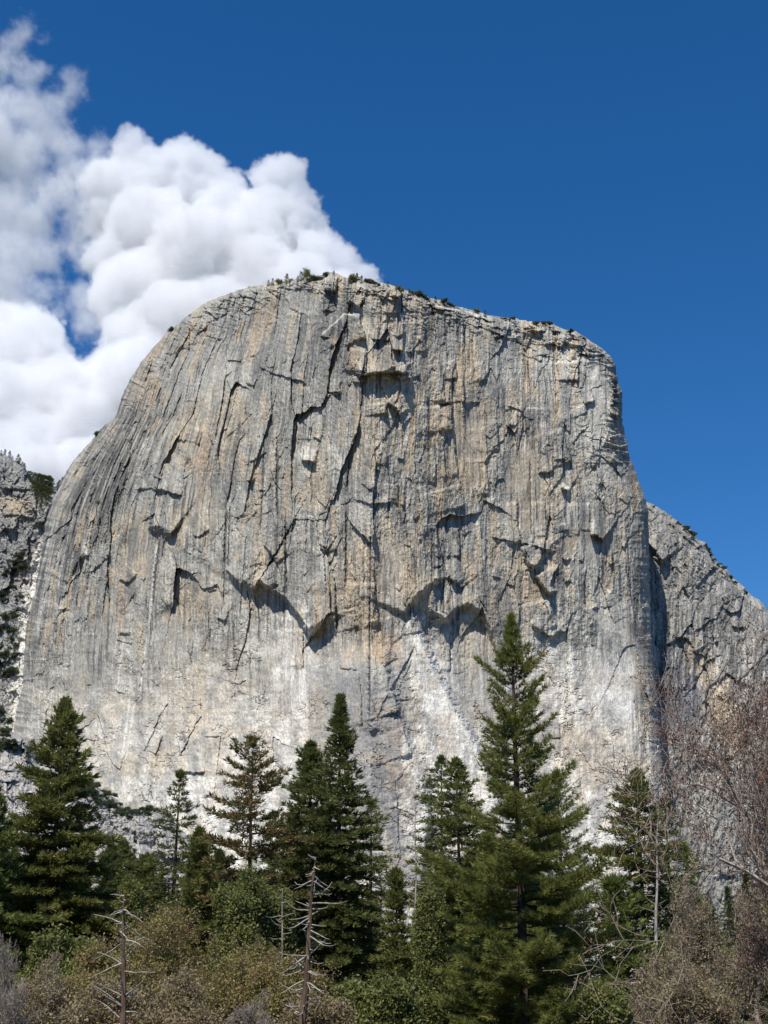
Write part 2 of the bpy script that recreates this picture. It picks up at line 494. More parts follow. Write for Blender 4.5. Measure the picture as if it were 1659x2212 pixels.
# colour patches: picture position, half sizes, kind, strength, turn (deg)
G_, D_, P_, M_, O_, B_, N_ = 'GDPMOBN'
BLOBS = [
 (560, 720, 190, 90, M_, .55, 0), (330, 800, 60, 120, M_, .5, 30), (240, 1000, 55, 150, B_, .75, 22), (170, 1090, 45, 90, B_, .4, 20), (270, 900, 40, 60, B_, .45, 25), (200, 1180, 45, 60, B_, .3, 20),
 (420, 930, 40, 60, G_, .75, 0), (500, 930, 45, 80, G_, .65, 0), (440, 1020, 20, 60, O_, .5, 0), (395, 930, 22, 36, G_, .5, 0), (420, 1110, 50, 60, G_, .35, 0), (280, 1180, 30, 70, G_, .6, 0), (330, 1230, 40, 70, G_, .25, 0),
 (430, 1290, 60, 50, G_, .5, 0), (260, 1300, 14, 50, O_, .6, 5), (500, 1420, 22, 40, O_, .55, 0), (500, 1410, 25, 50, D_, .5, 0),
 (640, 780, 120, 60, D_, .3, 0), (720, 700, 50, 60, D_, .6, 20), (740, 740, 30, 70, D_, .8, 0), (710, 640, 16, 26, B_, .6, 0), (765, 665, 20, 20, D_, .7, 0), (770, 800, 18, 30, B_, .5, 0), (735, 790, 40, 24, D_, .6, 0), (560, 820, 30, 60, D_, .35, 0), (610, 900, 20, 60, B_, .4, 0), (600, 1200, 14, 90, B_, .4, 0), (1070, 660, 20, 40, D_, .4, 0), (790, 700, 26, 50, P_, .45, 0), (870, 690, 70, 60, G_, .6, 0), (830, 780, 60, 60, G_, .45, 0), (830, 850, 70, 40, G_, .55, 0),  # dark patches under the summit roofs deepen the alcove shade by colour
 (700, 840, 60, 60, D_, .35, 0), (640, 880, 70, 90, M_, .4, 0), (740, 900, 40, 70, M_, .5, 0), (800, 960, 40, 60, G_, .45, 0), (800, 1010, 24, 40, G_, .6, 0), (690, 1050, 30, 60, G_, .6, 0), (680, 980, 30, 20, G_, .4, 0),
 (665, 980, 20, 14, P_, .9, 0), (720, 1000, 20, 30, P_, .6, 0), (935, 720, 50, 50, M_, .35, 0), (950, 700, 60, 40, D_, .4, 0), (1020, 780, 14, 66, G_, 1, 0), (1000, 800, 20, 60, G_, .6, 0), (975, 850, 24, 60, D_, .75, 0),
 (1060, 860, 34, 40, D_, .75, 0), (1070, 750, 30, 40, D_, .3, 0), (1140, 790, 12, 80, G_, .8, 0), (1110, 870, 20, 40, G_, .6, 0), (960, 960, 60, 100, G_, .45, 0), (1010, 940, 50, 110, G_, .55, 0), (1030, 1040, 36, 50, G_, .65, 0),
 (1130, 1010, 40, 130, G_, .65, 0), (1190, 1020, 20, 120, G_, .4, 0), (1180, 930, 40, 50, M_, .5, 0), (1230, 960, 50, 80, M_, .2, 0), (1240, 780, 60, 60, P_, .35, 0), (1290, 830, 34, 110, P_, .4, 0), (1230, 760, 26, 30, P_, .5, 0), (1215, 860, 40, 60, M_, .35, 0),
 (1290, 1020, 40, 120, P_, .25, 0), (1230, 1060, 12, 12, P_, 1, 0), (1225, 1110, 14, 40, P_, .7, 0), (1285, 1135, 16, 12, P_, .8, 0), (1280, 1220, 60, 40, P_, .3, 0), (1330, 1130, 30, 90, G_, .25, 0),
 (1180, 1100, 30, 70, G_, .45, 0), (1200, 1200, 40, 40, O_, .35, 0), (1165, 1190, 26, 24, D_, .5, 0), (1130, 1250, 34, 60, G_, .6, 0), (1080, 1290, 40, 60, G_, .3, 0), (1170, 1270, 14, 60, G_, .5, 0), (1080, 1330, 40, 24, O_, .3, 0),
 (900, 1150, 60, 70, D_, .35, 0), (960, 1130, 60, 60, D_, .5, 0), (990, 1230, 50, 50, D_, .5, 0), (870, 1090, 30, 40, G_, .3, 0), (840, 1230, 70, 100, G_, .5, 0), (780, 1280, 50, 110, G_, .6, 0), (830, 1400, 34, 36, O_, .7, 0),
 (800, 1400, 60, 40, G_, .5, 0), (900, 1270, 40, 50, G_, .5, 0), (970, 1280, 30, 30, P_, .4, 0), (690, 1370, 24, 50, G_, .45, 0), (640, 1280, 30, 80, D_, .45, 0), (610, 1160, 50, 60, D_, .35, 0), (600, 1080, 30, 120, D_, .35, 0), (545, 1100, 14, 130, D_, .4, 0),
 (620, 1010, 16, 70, D_, .35, 0), (345, 1150, 22, 22, D_, .8, 0), (430, 1160, 60, 16, D_, .35, -20), (360, 1210, 14, 60, P_, .5, 0), (680, 1250, 20, 70, P_, .4, 0), (560, 1300, 30, 16, O_, .5, 0), (730, 1100, 30, 60, D_, .25, 0),  # dark patches at the left roofs put their shade into the colour
 (120, 1250, 60, 90, M_, .5, 20), (110, 1400, 50, 100, P_, .2, 15), (200, 1300, 60, 100, M_, .35, 15), (210, 1440, 50, 60, M_, .3, 0), (100, 1560, 60, 90, P_, .55, 15), (200, 1600, 70, 80, P_, .45, 0), (260, 1560, 60, 160, P_, .5, 8),
 (400, 1450, 90, 80, P_, .3, 0), (420, 1560, 130, 130, P_, .55, 0), (430, 1520, 60, 90, G_, .35, 0), (350, 1640, 30, 50, G_, .3, 0), (640, 1420, 46, 100, N_, .95, 0), (655, 1500, 30, 120, N_, .8, 0), (560, 1380, 60, 70, P_, .5, 0), (620, 1540, 70, 100, P_, .65, 0),
 (560, 1680, 90, 120, N_, .7, 0), (400, 1720, 110, 60, N_, .5, 0), (430, 1800, 60, 90, N_, .7, 0), (520, 1800, 160, 90, N_, .8, 0), (320, 1470, 30, 60, M_, .3, 0),
 (690, 1480, 26, 130, M_, .6, 0), (760, 1520, 60, 90, M_, .9, 0), (770, 1490, 40, 60, M_, .8, 0), (825, 1600, 55, 140, M_, .95, 0), (805, 1640, 45, 160, D_, .4, 0), (800, 1800, 75, 200, M_, .95, 0), (830, 1800, 45, 150, D_, .4, 0), (860, 1700, 40, 120, D_, .5, -20), (860, 1620, 26, 70, O_, .2, 0),
 (850, 1900, 50, 130, M_, .6, 0), (945, 1500, 42, 150, N_, 1, -20), (990, 1600, 40, 80, N_, 1, -22), (920, 1440, 30, 60, N_, .5, -15), (930, 1640, 60, 60, N_, .7, 0), (1050, 1480, 40, 100, M_, .35, 0), (1030, 1400, 40, 50, G_, .25, 0), (1010, 1350, 26, 30, P_, .3, 0),
 (975, 1460, 4, 60, N_, .8, 0), (1000, 1500, 24, 70, M_, .45, -15), (1000, 1760, 120, 120, N_, .85, 0), (880, 1990, 26, 30, N_, .9, 0),
 (1230, 1390, 100, 70, P_, .55, 0), (1270, 1300, 70, 50, P_, .2, 0), (1260, 1490, 110, 90, N_, .9, 0), (1200, 1550, 60, 60, G_, .25, 0), (1270, 1620, 80, 60, G_, .4, 0), (1220, 1680, 60, 60, N_, .5, 0), (1280, 1720, 50, 60, G_, .4, 0), (1350, 1640, 20, 60, G_, .35, 0),
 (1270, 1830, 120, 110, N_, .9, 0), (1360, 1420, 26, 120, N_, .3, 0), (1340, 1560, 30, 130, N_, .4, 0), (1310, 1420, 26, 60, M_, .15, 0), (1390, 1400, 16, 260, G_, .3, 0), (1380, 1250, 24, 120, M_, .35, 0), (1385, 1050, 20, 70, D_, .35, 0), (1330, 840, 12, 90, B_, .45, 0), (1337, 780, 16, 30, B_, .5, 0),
 (1350, 2050, 120, 160, N_, .9, 0), (1250, 1990, 120, 60, N_, .8, 0), (650, 1900, 200, 100, N_, .6, 0), (1130, 700, 120, 16, P_, .25, 12), (1080, 730, 60, 26, D_, .3, 0),
]
# pale or dark runs: water stain, fresh rock, pale ledges, dark bands below the rim: tile | kind | width px | strength | points
LINES = [l.split('|') for l in '''
5|N|6|1|1030 705 1005 930 985 1120 970 1320
5|B|3|1|1045 700 1020 900 1005 1050
5|N|4|.8|960 1330 935 1560 905 1750
5|N|3.5|.8|812 1340 785 1520 765 1660
5|N|5|.9|845 1720 830 1900 790 2150
5|N|4|.7|880 1760 850 1950 820 2150
5|N|2.5|.6|1440 1220 1425 1450
5|N|3|.7|940 60 930 150
5|N|2|.5|760 1360 720 1600
d|B|5|.8|700 830 690 1000 670 1350
d|B|3|.6|985 640 990 800 975 1200
d|B|7|.6|1030 300 1020 700 1000 1050
d|B|6|.6|1170 300 1165 700 1170 1000
d|B|12|.7|1160 950 1150 1250
d|B|4|.7|1245 920 1245 1650
d|B|8|.5|860 80 840 220
d|B|5|.5|900 0 890 160
d|O|6|.6|460 50 430 230
d|O|8|.4|400 200 410 460
b|B|14|.5|740 0 0 0
b|B|6|.8|905 380 910 560
b|B|8|.5|1260 680 1250 860
b|B|6|.6|1310 600 1310 800
b|N|3|.8|480 980 540 1110
b|N|3|.8|150 760 370 560 500 570
b|N|3|.9|680 436 740 440
b|N|3|.9|1310 1005 1450 975
b|N|2.5|.9|1290 1075 1400 1040
b|N|3|.7|40 1230 45 1450
b|N|2.5|.6|350 1180 620 1110 820 1100
b|N|3|.7|1080 440 1250 490 1560 550 1659 600
b|B|5|.6|1090 450 1220 500
b|B|4|.6|1250 450 1550 540
c|N|3|.8|350 385 500 410
c|N|3|.6|350 1050 530 1080 700 1090
c|N|3|.8|1030 600 940 660
c|N|2.5|.8|790 680 880 600
c|N|2.5|.7|820 560 960 650
c|B|8|.5|1000 400 1180 540 1330 660
c|N|3|.6|960 340 1150 420 1280 540
c|B|9|.4|200 780 230 980
c|B|12|.5|300 850 320 1000
c|B|4|.4|640 560 650 1250
c|O|5|.7|545 640 560 900
e|N|2.5|.7|550 775 640 795
e|N|3|.6|1100 985 1190 1000
e|N|3|.7|980 950 1030 840
e|B|9|.5|1440 1000 1440 1200
e|B|7|.45|870 560 865 800
e|B|5|.45|390 240 390 740
e|B|6|.55|380 780 380 1650
e|N|4|.7|130 1170 165 1300 185 1550
e|N|4|.8|30 900 90 920
e|O|7|.6|840 220 845 330
e|G|8|.8|1370 420 1375 680
e|B|5|.5|600 1100 605 1600
e|B|10|.4|960 1000 950 1150
6|N|3|.8|1205 670 1212 940
6|B|5|.6|770 420 765 640 770 1100
6|B|6|.4|640 560 635 800
6|B|9|.5|1260 320 1320 450
6|N|6|.6|1060 700 1150 930 1230 1120 1350 1330
6|N|3|.7|440 740 440 860
6|N|2.5|.7|1065 590 1070 650
6|B|8|.5|430 480 440 600
6|B|6|.5|580 430 590 690
6|N|2|.5|920 1340 950 1375 990 1370
6|N|2.5|.5|690 1500 740 1490 780 1450
f|N|4|.9|235 780 330 795 460 797
f|N|3.5|.8|640 830 700 855 800 905
f|N|7|.8|860 250 900 280 970 300
f|N|4|.6|1180 1160 1300 1250 1380 1340
f|N|2.5|.7|500 540 560 500 460 510
f|N|2.5|.7|50 380 100 290 150 240
f|G|7|.6|560 200 575 780
f|B|7|.4|640 180 650 400
f|B|10|.35|1500 100 1540 600
h|N|4|.9|170 380 180 640 190 960
h|N|4|.6|430 430 450 700 470 1100
h|B|4|.7|425 430 450 640 460 780
h|N|6|.6|0 700 200 1050 330 1350 440 1560
7|N|4|.5|640 1000 670 1200 720 1450
7|G|8|.4|690 600 700 1200 760 1400
'''.strip().splitlines()]

def main_depth(x, z):
    xn = -18 + 0 * z                                       # the nose, with a wall running back on either side
    l = np.maximum(xn - x, 0); r = np.maximum(x - xn, 0)
    y = 1900 + 0.42 * l + 0.0006 * l * l + 0.16 * r + 0.0004 * r * r - 40 * np.exp(-((x - xn) / 90.0) ** 2)
    zz = np.clip(z, -50, 1300)
    y = y - 170 + 0.10 * zz + 110 * sstep(120, 520, zz) + 55 * sstep(880, 1150, zz) * sstep(-50, 330, np.abs(x))
    return y

FLOWL = [(600, 330), (700, 300), (800, 240), (900, 200), (1000, 130), (1100, 70), (1200, 35), (1300, 5), (1400, -15), (1550, -30), (1900, -60), (2200, -80)]
def flow_u(X, Y):
    """sideways coordinate that follows the fall line of the wall"""
    off = np.interp(Y, [p[0] for p in FLOWL], [p[1] for p in FLOWL])
    u = X - off * np.exp(-np.clip(X - off, 0, None) / 190.0)
    offr = np.interp(Y, [600, 900, 1000, 1100, 1300, 1700, 2200], [0, 5, 20, 50, 60, 90, 210])
    return u - offr * np.exp(-np.clip(1345 + offr - X, 0, None) / 110.0)

KIND = {'G': (.50, .395, .265), 'D': (.20, .195, .18), 'P': (.62, .58, .49), 'M': (.31, .30, .28), 'O': (.46, .31, .20), 'B': (.085, .085, .085), 'N': (.80, .76, .67), 'S': (.13, .145, .19)}  # S: blue shade cast by the main wall, painted as rock colour
def apply_steps(X, Y, P, steps, k=1.0):
    x0, y0, x1, y1 = X.min(), Y.min(), X.max(), Y.max()
    stp = (x1 - x0) / X.shape[1]
    for z, side, D, wd, tw, ps in steps:
        D, wd, tw = float(D) * k * (1.45 if z == 'b' else 1.3 if z in 'c6' else 1), float(wd), max(float(tw), 2.6); pl = pts(z, ps)
        xs = [p[0] for p in pl]; ys = [p[1] for p in pl]; m = 3.2 * wd + tw
        sl = (slice(max(0, int((min(ys) - m - y0) / stp)), max(0, int((max(ys) + m - y0) / stp) + 1)), slice(max(0, int((min(xs) - m - x0) / stp)), max(0, int((max(xs) + m - x0) / stp) + 1)))
        if 0 in X[sl].shape: continue
        Xs, Ys = X[sl], Y[sl]
        Xw = Xs + 2.2 * perlin(Xs / 9, Ys / 9, 71) + 1.0 * perlin(Xs / 3.5, Ys / 3.5, 72)
        Yw = Ys + 2.2 * perlin(Xs / 9, Ys / 9, 73) + 1.0 * perlin(Xs / 3.5, Ys / 3.5, 74)
        d, s, al = seg_field(Xw, Yw, pl, SIDE[side])
        # fade past the ends of the line
        L = sum(math.hypot(pl[i + 1][0] - pl[i][0], pl[i + 1][1] - pl[i][1]) for i in range(len(pl) - 1))
        e = min(.5, max(4.0, .12 * L) / max(L, 1)); ta = sstep(0, e, al) * sstep(0, e, 1 - al)
        P[sl] += D * ta * sstep(-tw * .5, tw * .5, s) * np.exp(-np.clip(s, 0, None) / wd)
    return P
def line_slice(X, Y, pl, m):
    x0, y0 = X[0, 0], Y.min(); stp = (X[0, -1] - X[0, 0]) / (X.shape[1] - 1)
    xs = [p[0] for p in pl]; ys = [p[1] for p in pl]
    return (slice(max(0, int((min(ys) - m - y0) / stp)), max(0, int((max(ys) + m - y0) / stp) + 1)), slice(max(0, int((min(xs) - m - x0) / stp)), max(0, int((max(xs) + m - x0) / stp) + 1)))
def main_disp(X, Y, dist):
    u = flow_u(X, Y)
    wx = 7 * fbm(X / 70, Y / 150, 3, 2) + 1.3 * fbm(X / 14, Y / 22, 303, 3, .6); wy = 12 * fbm(X / 60, Y / 80, 8, 2) + 3 * fbm(X / 12, Y / 14, 308, 3, .6)
    U = u + wx; V = Y + wy
    up = 1 - sstep(1280, 1480, Y + 60 * perlin(X / 160, Y / 160, 4) - 60 * sstep(1000, 1300, X) * 1.0)    # blocky upper wall, smoother slabs below
    edge = sstep(0, 26, dist)
    P = np.zeros(X.shape, np.float32)
    h, e = plates(U / 75, V / 230, 11, (1, .9), .9, .8); P += h * (9 * up + 5)
    h, e = plates(U / 29 + 3.3, V / 130, 12, (1.2, 1.1), .9, .45); P += h * (4.6 * up + 1.0)
    h, e = plates((U + .25 * V) / 19 + 7.1, (V - .2 * U) / 46, 13, (1.4, 1.2), .9, .5); P += h * (1.35 * up + .45) * (0.25 + 1.0 * sstep(-.2, .3, perlin(X / 70, Y / 70, 31)))
    h, e = plates(U / 8.5 + 1.7, V / 30, 14, (1.3, 1.3), .9, .6); P += h * (.6 * up + .35) * (0.25 + 1.1 * sstep(-.25, .3, perlin(X / 45, Y / 60, 32)))
    # crescent flakes and ripples lower down
    low = 1 - up
    r = fbm(X / 26 + .6 * wx / 9, Y / 17, 41, 4, .55); P += low * (1.2 * r)
    r = np.abs(fbm(X / 34, Y / 24, 43, 4, .55)); P += low * (-3.0 * np.exp(-(r / .06) ** 2) * sstep(0, .3, perlin(X / 60, Y / 60, 44)))
    P += 1.6 * fbm(X / 30, Y / 60, 21, 3) + .6 * fbm(X / 7, Y / 9, 22, 3, .6) * (.4 + up)
    P += 0.9 * perlin(U / 3.2, V / 60, 23) * up                      # fluting
    # broken ledges under the rim
    rim = np.exp(-dist / 34) * (Y < 1000)
    q = plates((X) / 26, (Y - .22 * X + 8 * perlin(X / 30, Y / 30, 5)) / 9, 55, (.8, .8))[0]; P += rim * q * (9 + 12 * sstep(1000, 1120, X)) + rim * 5 * plates(X / 12, (Y - .3 * X) / 5, 56, (.8, .8))[0]
    # ribs down the left flank, parallel to its edge
    fl = np.exp(-np.clip(X - np.interp(Y, [900, 1100, 1400], [330, 230, 120]), 0, None) / 40)
    P += fl * 5 * fbm(u / 9, V / 80, 61, 5, .65) + fl * 6 * plates(u / 16, (V + .5 * X) / 34, 62, (1.2, 1.2))[0]
    fr = sstep(1330, 1395, X)
    P += fr * 4 * fbm((u) / 8, V / 200, 63, 3, .6)
    for (bx, by, rx, ry, rot) in CALM:
        a = R(rot); dx = X - bx; dy = Y - by; qq = np.hypot((dx * math.cos(a) + dy * math.sin(a)) / rx, (-dx * math.sin(a) + dy * math.cos(a)) / ry)
        k_ = .82 * sstep(1.15, .7, qq); P = P * (1 - k_) + k_ * 6
    apply_steps(X, Y, P, STEPS, .66)
    for z, dp, w, ps in CRACKS:
        pl = pts(z, ps); sl = line_slice(X, Y, pl, 14); xs_, ys_ = X[sl], Y[sl]
        if 0 in xs_.shape: continue
        d, s, al = seg_field(xs_ + 1.5 * perlin(xs_ / 8, ys_ / 8, 75), ys_, pl); P[sl] -= float(dp) * 1.3 * np.exp(-(d / (float(w) * .7)) ** 2) * sstep(0, .1, al) * sstep(0, .1, 1 - al)
    return P * (0.25 + .75 * sstep(0, 10, dist))
def lerp(c, k, m):
    return c + (np.array(KIND[k], np.float32) - c) * np.clip(m, 0, 1)[..., None]
def main_colour(X, Y, dist, P):
    u = flow_u(X, Y)
    wx = 6 * fbm(X / 40, Y / 40, 81, 4); U = u + wx * .35
    c = np.zeros(X.shape + (3,), np.float32) + np.array((.395, .378, .325), np.float32)
    big = fbm(X / 130, Y / 170, 82, 4); c *= (1 + .16 * big)[..., None]
    low = sstep(1330, 1560, Y + 70 * big)
    c = lerp(c, 'P', low * .55 * (1 + 1.2 * fbm(X / 60, Y / 90, 182, 3)))
    st1 = fbm(U / 7, Y / 260, 83, 3, .7); st2 = fbm(U / 22, Y / 300, 84, 3, .6); st3 = fbm(U / 2.6, Y / 90, 85, 2, .7)
    rag = fbm(X / 24, Y / 24, 86, 4, .6)
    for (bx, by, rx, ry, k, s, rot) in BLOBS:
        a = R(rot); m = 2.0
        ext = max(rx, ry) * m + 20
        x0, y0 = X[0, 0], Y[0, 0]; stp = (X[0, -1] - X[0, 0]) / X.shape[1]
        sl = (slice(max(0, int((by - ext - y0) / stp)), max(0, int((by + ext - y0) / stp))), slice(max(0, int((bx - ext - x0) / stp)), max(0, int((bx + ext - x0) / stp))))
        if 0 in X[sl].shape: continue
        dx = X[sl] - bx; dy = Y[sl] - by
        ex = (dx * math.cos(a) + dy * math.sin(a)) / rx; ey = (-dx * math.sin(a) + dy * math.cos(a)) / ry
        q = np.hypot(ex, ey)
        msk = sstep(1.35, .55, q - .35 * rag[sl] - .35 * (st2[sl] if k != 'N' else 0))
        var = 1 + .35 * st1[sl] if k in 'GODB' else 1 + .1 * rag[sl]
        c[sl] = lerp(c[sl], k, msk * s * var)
    # water streaks, dark and tan
    c = lerp(c, 'M', sstep(.0, .45, fbm(X / 40, Y / 75, 183, 4, .6)) * .6 * low); c = lerp(c, 'G', sstep(.05, .5, fbm(X / 55, Y / 60, 184, 4, .6)) * .35 * low)
    s5 = fbm(U / 4.6, Y / 170, 185, 3, .7); wall = (1 - low) * (1 - .5 * np.exp(-dist / 60))
    c = lerp(c, 'D', sstep(.12, .36, s5) * .78 * sstep(-.3, .2, fbm(X / 70, Y / 110, 186, 3)) * wall); c = lerp(c, 'P', sstep(.2, .5, -s5) * .4 * wall)
    fk = np.exp(-np.clip(X - np.interp(Y, [900, 1100, 1400], [300, 200, 110]), 0, None) / 50)
    s6 = fbm(u / 5, (Y + X) / 120, 187, 4, .7); c = lerp(c, 'B', sstep(.1, .5, s6) * .6 * fk * (1 - low * .7)); c = lerp(c, 'P', sstep(.15, .5, -s6) * .6 * fk)
    patch = sstep(-.15, .35, fbm(X / 60, Y / 130, 87, 3)); upm = 1 - .75 * low
    c = lerp(c, 'B', sstep(.18, .62, st1) * .82 * patch * upm)
    c = lerp(c, 'D', sstep(.05, .42, st2) * .72 * sstep(-.1, .3, fbm(X / 80, Y / 120, 88, 3)) * upm)
    c = lerp(c, 'G', sstep(-.05, .35, -st2) * .62 * sstep(-.2, .3, fbm(X / 90, Y / 110, 89, 3)) * upm)
    c = lerp(c, 'P', sstep(.35, .8, -st1) * .45 * sstep(-.1, .4, fbm(X / 50, Y / 90, 90, 3)))
    c *= (1 + .16 * st3 * upm)[..., None]
    c *= (1 + .17 * rag)[..., None]
    # lichen speckle and fresh scars
    sp = fbm(X / 5, Y / 7, 91, 4, .7); c *= (1 + .20 * sp)[..., None]
    sc_ = np.abs(fbm(X / 15, Y / 10, 92, 3, .5)); c = lerp(c, 'N', np.exp(-(sc_ / .035) ** 2) * .42 * sstep(.05, .4, fbm(X / 50, Y / 50, 93, 3)))
    sc_ = np.abs(fbm(X / 11, Y / 15, 192, 3, .5)); c = lerp(c, 'B', np.exp(-(sc_ / .03) ** 2) * .45 * sstep(.0, .35, fbm(X / 45, Y / 45, 193, 3)))
    for z, k, w, s, ps in LINES:
        pl = pts(z, ps)
        if len(pl) < 2: continue
        sl = line_slice(X, Y, pl, 24); xs_, ys_ = X[sl], Y[sl]
        if 0 in xs_.shape: continue
        d, sg, al = seg_field(xs_ + 2 * perlin(xs_ / 10, ys_ / 14, 94), ys_ + 2 * perlin(xs_ / 10, ys_ / 10, 95), pl)
        w = float(w) * .55; c[sl] = lerp(c[sl], k, float(s) * sstep(w + .8, w * .4, d) * (.75 + .5 * perlin(xs_ / 4, ys_ / 14, 96)) * sstep(0, .06, al) * sstep(0, .12, 1 - al))
    for z, dp, w, ps in CRACKS:
        pl = pts(z, ps); sl = line_slice(X, Y, pl, 14); xs_, ys_ = X[sl], Y[sl]
        if 0 in xs_.shape: continue
        d, sg, al = seg_field(xs_ + 1.5 * perlin(xs_ / 8, ys_ / 8, 75), ys_, pl); c[sl] = lerp(c[sl], 'B', .8 * np.exp(-(d / (float(w) * .6)) ** 2) * sstep(0, .1, al) * sstep(0, .1, 1 - al))
    return np.clip(c, .03, .92)
ROCK = rock_material('granite')
STEP = 1.35
def main_roll(X, Y):
    left = sstep(500, 250, X); right = sstep(1250, 1340, X)
    top = (1 - left) * (1 - right)
    return 130 * left + 46 * right + 30 * top, 220 * left + 62 * right + 26 * top
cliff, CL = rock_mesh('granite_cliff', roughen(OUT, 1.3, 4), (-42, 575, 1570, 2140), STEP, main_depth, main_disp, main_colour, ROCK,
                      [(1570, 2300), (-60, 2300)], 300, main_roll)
print('cliff', time.time() - T0)

# ------------------------------------------------------------------ the other rock: buttress on the right, ridge on the left, outcrop at the foot
BUT = [(1372, 2150), (1372, 1130), (1396, 1084), (1405, 1088), (1420, 1095), (1450, 1115), (1475, 1132), (1492, 1143), (1498, 1150), (1510, 1168), (1524, 1172), (1534, 1190), (1548, 1214), (1572, 1232), (1580, 1246),
       (1600, 1262), (1625, 1288), (1645, 1300), (1659, 1316), (1720, 1370), (1800, 1440), (1900, 1560), (1960, 1700), (1980, 2150)]
BSTEPS = [l.split('|') for l in """
7|V|14|40|7|900 500 1000 580 1100 680 1200 780 1280 850
7|U|20|30|10|800 640 850 690 900 760
7|U|10|20|5|840 730 900 770
7|L|14|40|6|815 600 800 800 840 1000 860 1400
7|V|8|40|4|1130 1160 1200 1300 1270 1400 1340 1450 1440 1490
7|U|6|30|3|1070 1270 1150 1310
7|U|8|30|3|1290 1130 1400 1140
7|V|8|30|4|1200 1510 1260 1570 1290 1600 1370 1700
7|U|14|30|8|860 1480 930 1500
7|R|5|30|3|1240 950 1260 1000
7|L|6|40|3|990 900 990 1200
7|U|10|30|6|960 1200 1040 1200 1100 1290
""".strip().splitlines()]
def but_depth(x, z):
    return 2040 + .30 * (x - 330) + .12 * np.clip(z, -50, 900) + 40 * sstep(300, 650, z)
def but_disp(X, Y, dist):
    U = X - .55 * (Y - 1100) * sstep(1900, 1100, Y) * .35 + 6 * fbm(X / 40, Y / 60, 401, 3); V = Y + 8 * fbm(X / 40, Y / 50, 402, 3)
    P = 8 * plates((U + .5 * V) / 46, (V - .3 * U) / 120, 411, (.9, .9))[0] + 4.5 * plates(U / 19, V / 60, 412, (1, 1))[0] + 2 * plates(U / 8, V / 24, 413, (1, 1))[0]
    P += 1.8 * fbm(X / 12, Y / 22, 421, 4, .6) + 3 * fbm(U / 9, V / 150, 422, 3, .6) * .5
    P = P + 10 * plates((X + Y) / 40, (Y - .9 * X) / 9, 455, (.7, .7))[0] * np.exp(-dist / 26)
    apply_steps(X, Y, P, BSTEPS)
    return P * (.3 + .7 * sstep(0, 8, dist))
def but_colour(X, Y, dist, P):
    c = np.zeros(X.shape + (3,), np.float32) + np.array((.35, .335, .30), np.float32)
    U = X + 3 * fbm(X / 30, Y / 40, 431, 3)
    s1 = fbm(U / 6, Y / 260, 432, 3, .7); s2 = fbm(U / 18, Y / 200, 433, 3, .6); rag = fbm(X / 20, Y / 20, 434, 4, .6)
    for (bx, by, rx, ry, k, s, rot) in [(1470, 1500, 46, 110, 'S', .8, 0), (1450, 1400, 36, 90, 'D', .6, 0), (1430, 1270, 26, 120, 'D', .5, 0), (1565, 1540, 36, 80, G_, .85, -20), (1520, 1440, 30, 60, G_, .6, -25), (1600, 1600, 40, 60, G_, .5, -10),  # dark patches at the left side: the main wall's cast shade painted in
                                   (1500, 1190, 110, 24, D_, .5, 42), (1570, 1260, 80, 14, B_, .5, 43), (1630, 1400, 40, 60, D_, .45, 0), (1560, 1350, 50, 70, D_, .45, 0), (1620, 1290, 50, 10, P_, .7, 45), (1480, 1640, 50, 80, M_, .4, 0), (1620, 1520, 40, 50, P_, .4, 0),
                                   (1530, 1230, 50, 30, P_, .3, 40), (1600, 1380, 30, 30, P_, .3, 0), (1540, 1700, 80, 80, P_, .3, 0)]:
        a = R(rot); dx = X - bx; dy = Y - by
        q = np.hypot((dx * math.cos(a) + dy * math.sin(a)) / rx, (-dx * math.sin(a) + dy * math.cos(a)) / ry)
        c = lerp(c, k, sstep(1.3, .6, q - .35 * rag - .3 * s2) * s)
    band = sstep(1300, 1360, Y - .25 * (X - 1500)) * sstep(1560, 1440, Y)
    c = lerp(c, 'B', sstep(.05, .6, s1) * (.25 + .5 * band)); c = lerp(c, 'P', sstep(.2, .7, -s1) * (.3 + .3 * band)); c = lerp(c, 'D', sstep(0, .6, s2) * .4)
    c *= (1 + .24 * rag + .2 * fbm(X / 4.5, Y / 6, 435, 3, .7))[..., None]
    sc_ = np.abs(fbm(X / 14, Y / 12, 436, 3, .5)); c = lerp(c, 'N', np.exp(-(sc_ / .035) ** 2) * .5 * sstep(.0, .4, fbm(X / 50, Y / 50, 437, 3)))
    return np.clip(c, .03, .92)
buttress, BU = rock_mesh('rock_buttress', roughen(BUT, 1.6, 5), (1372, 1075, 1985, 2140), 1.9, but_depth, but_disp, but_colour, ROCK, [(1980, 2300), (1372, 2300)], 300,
                         lambda X, Y: (46 + 0 * X, 90 + 0 * X))

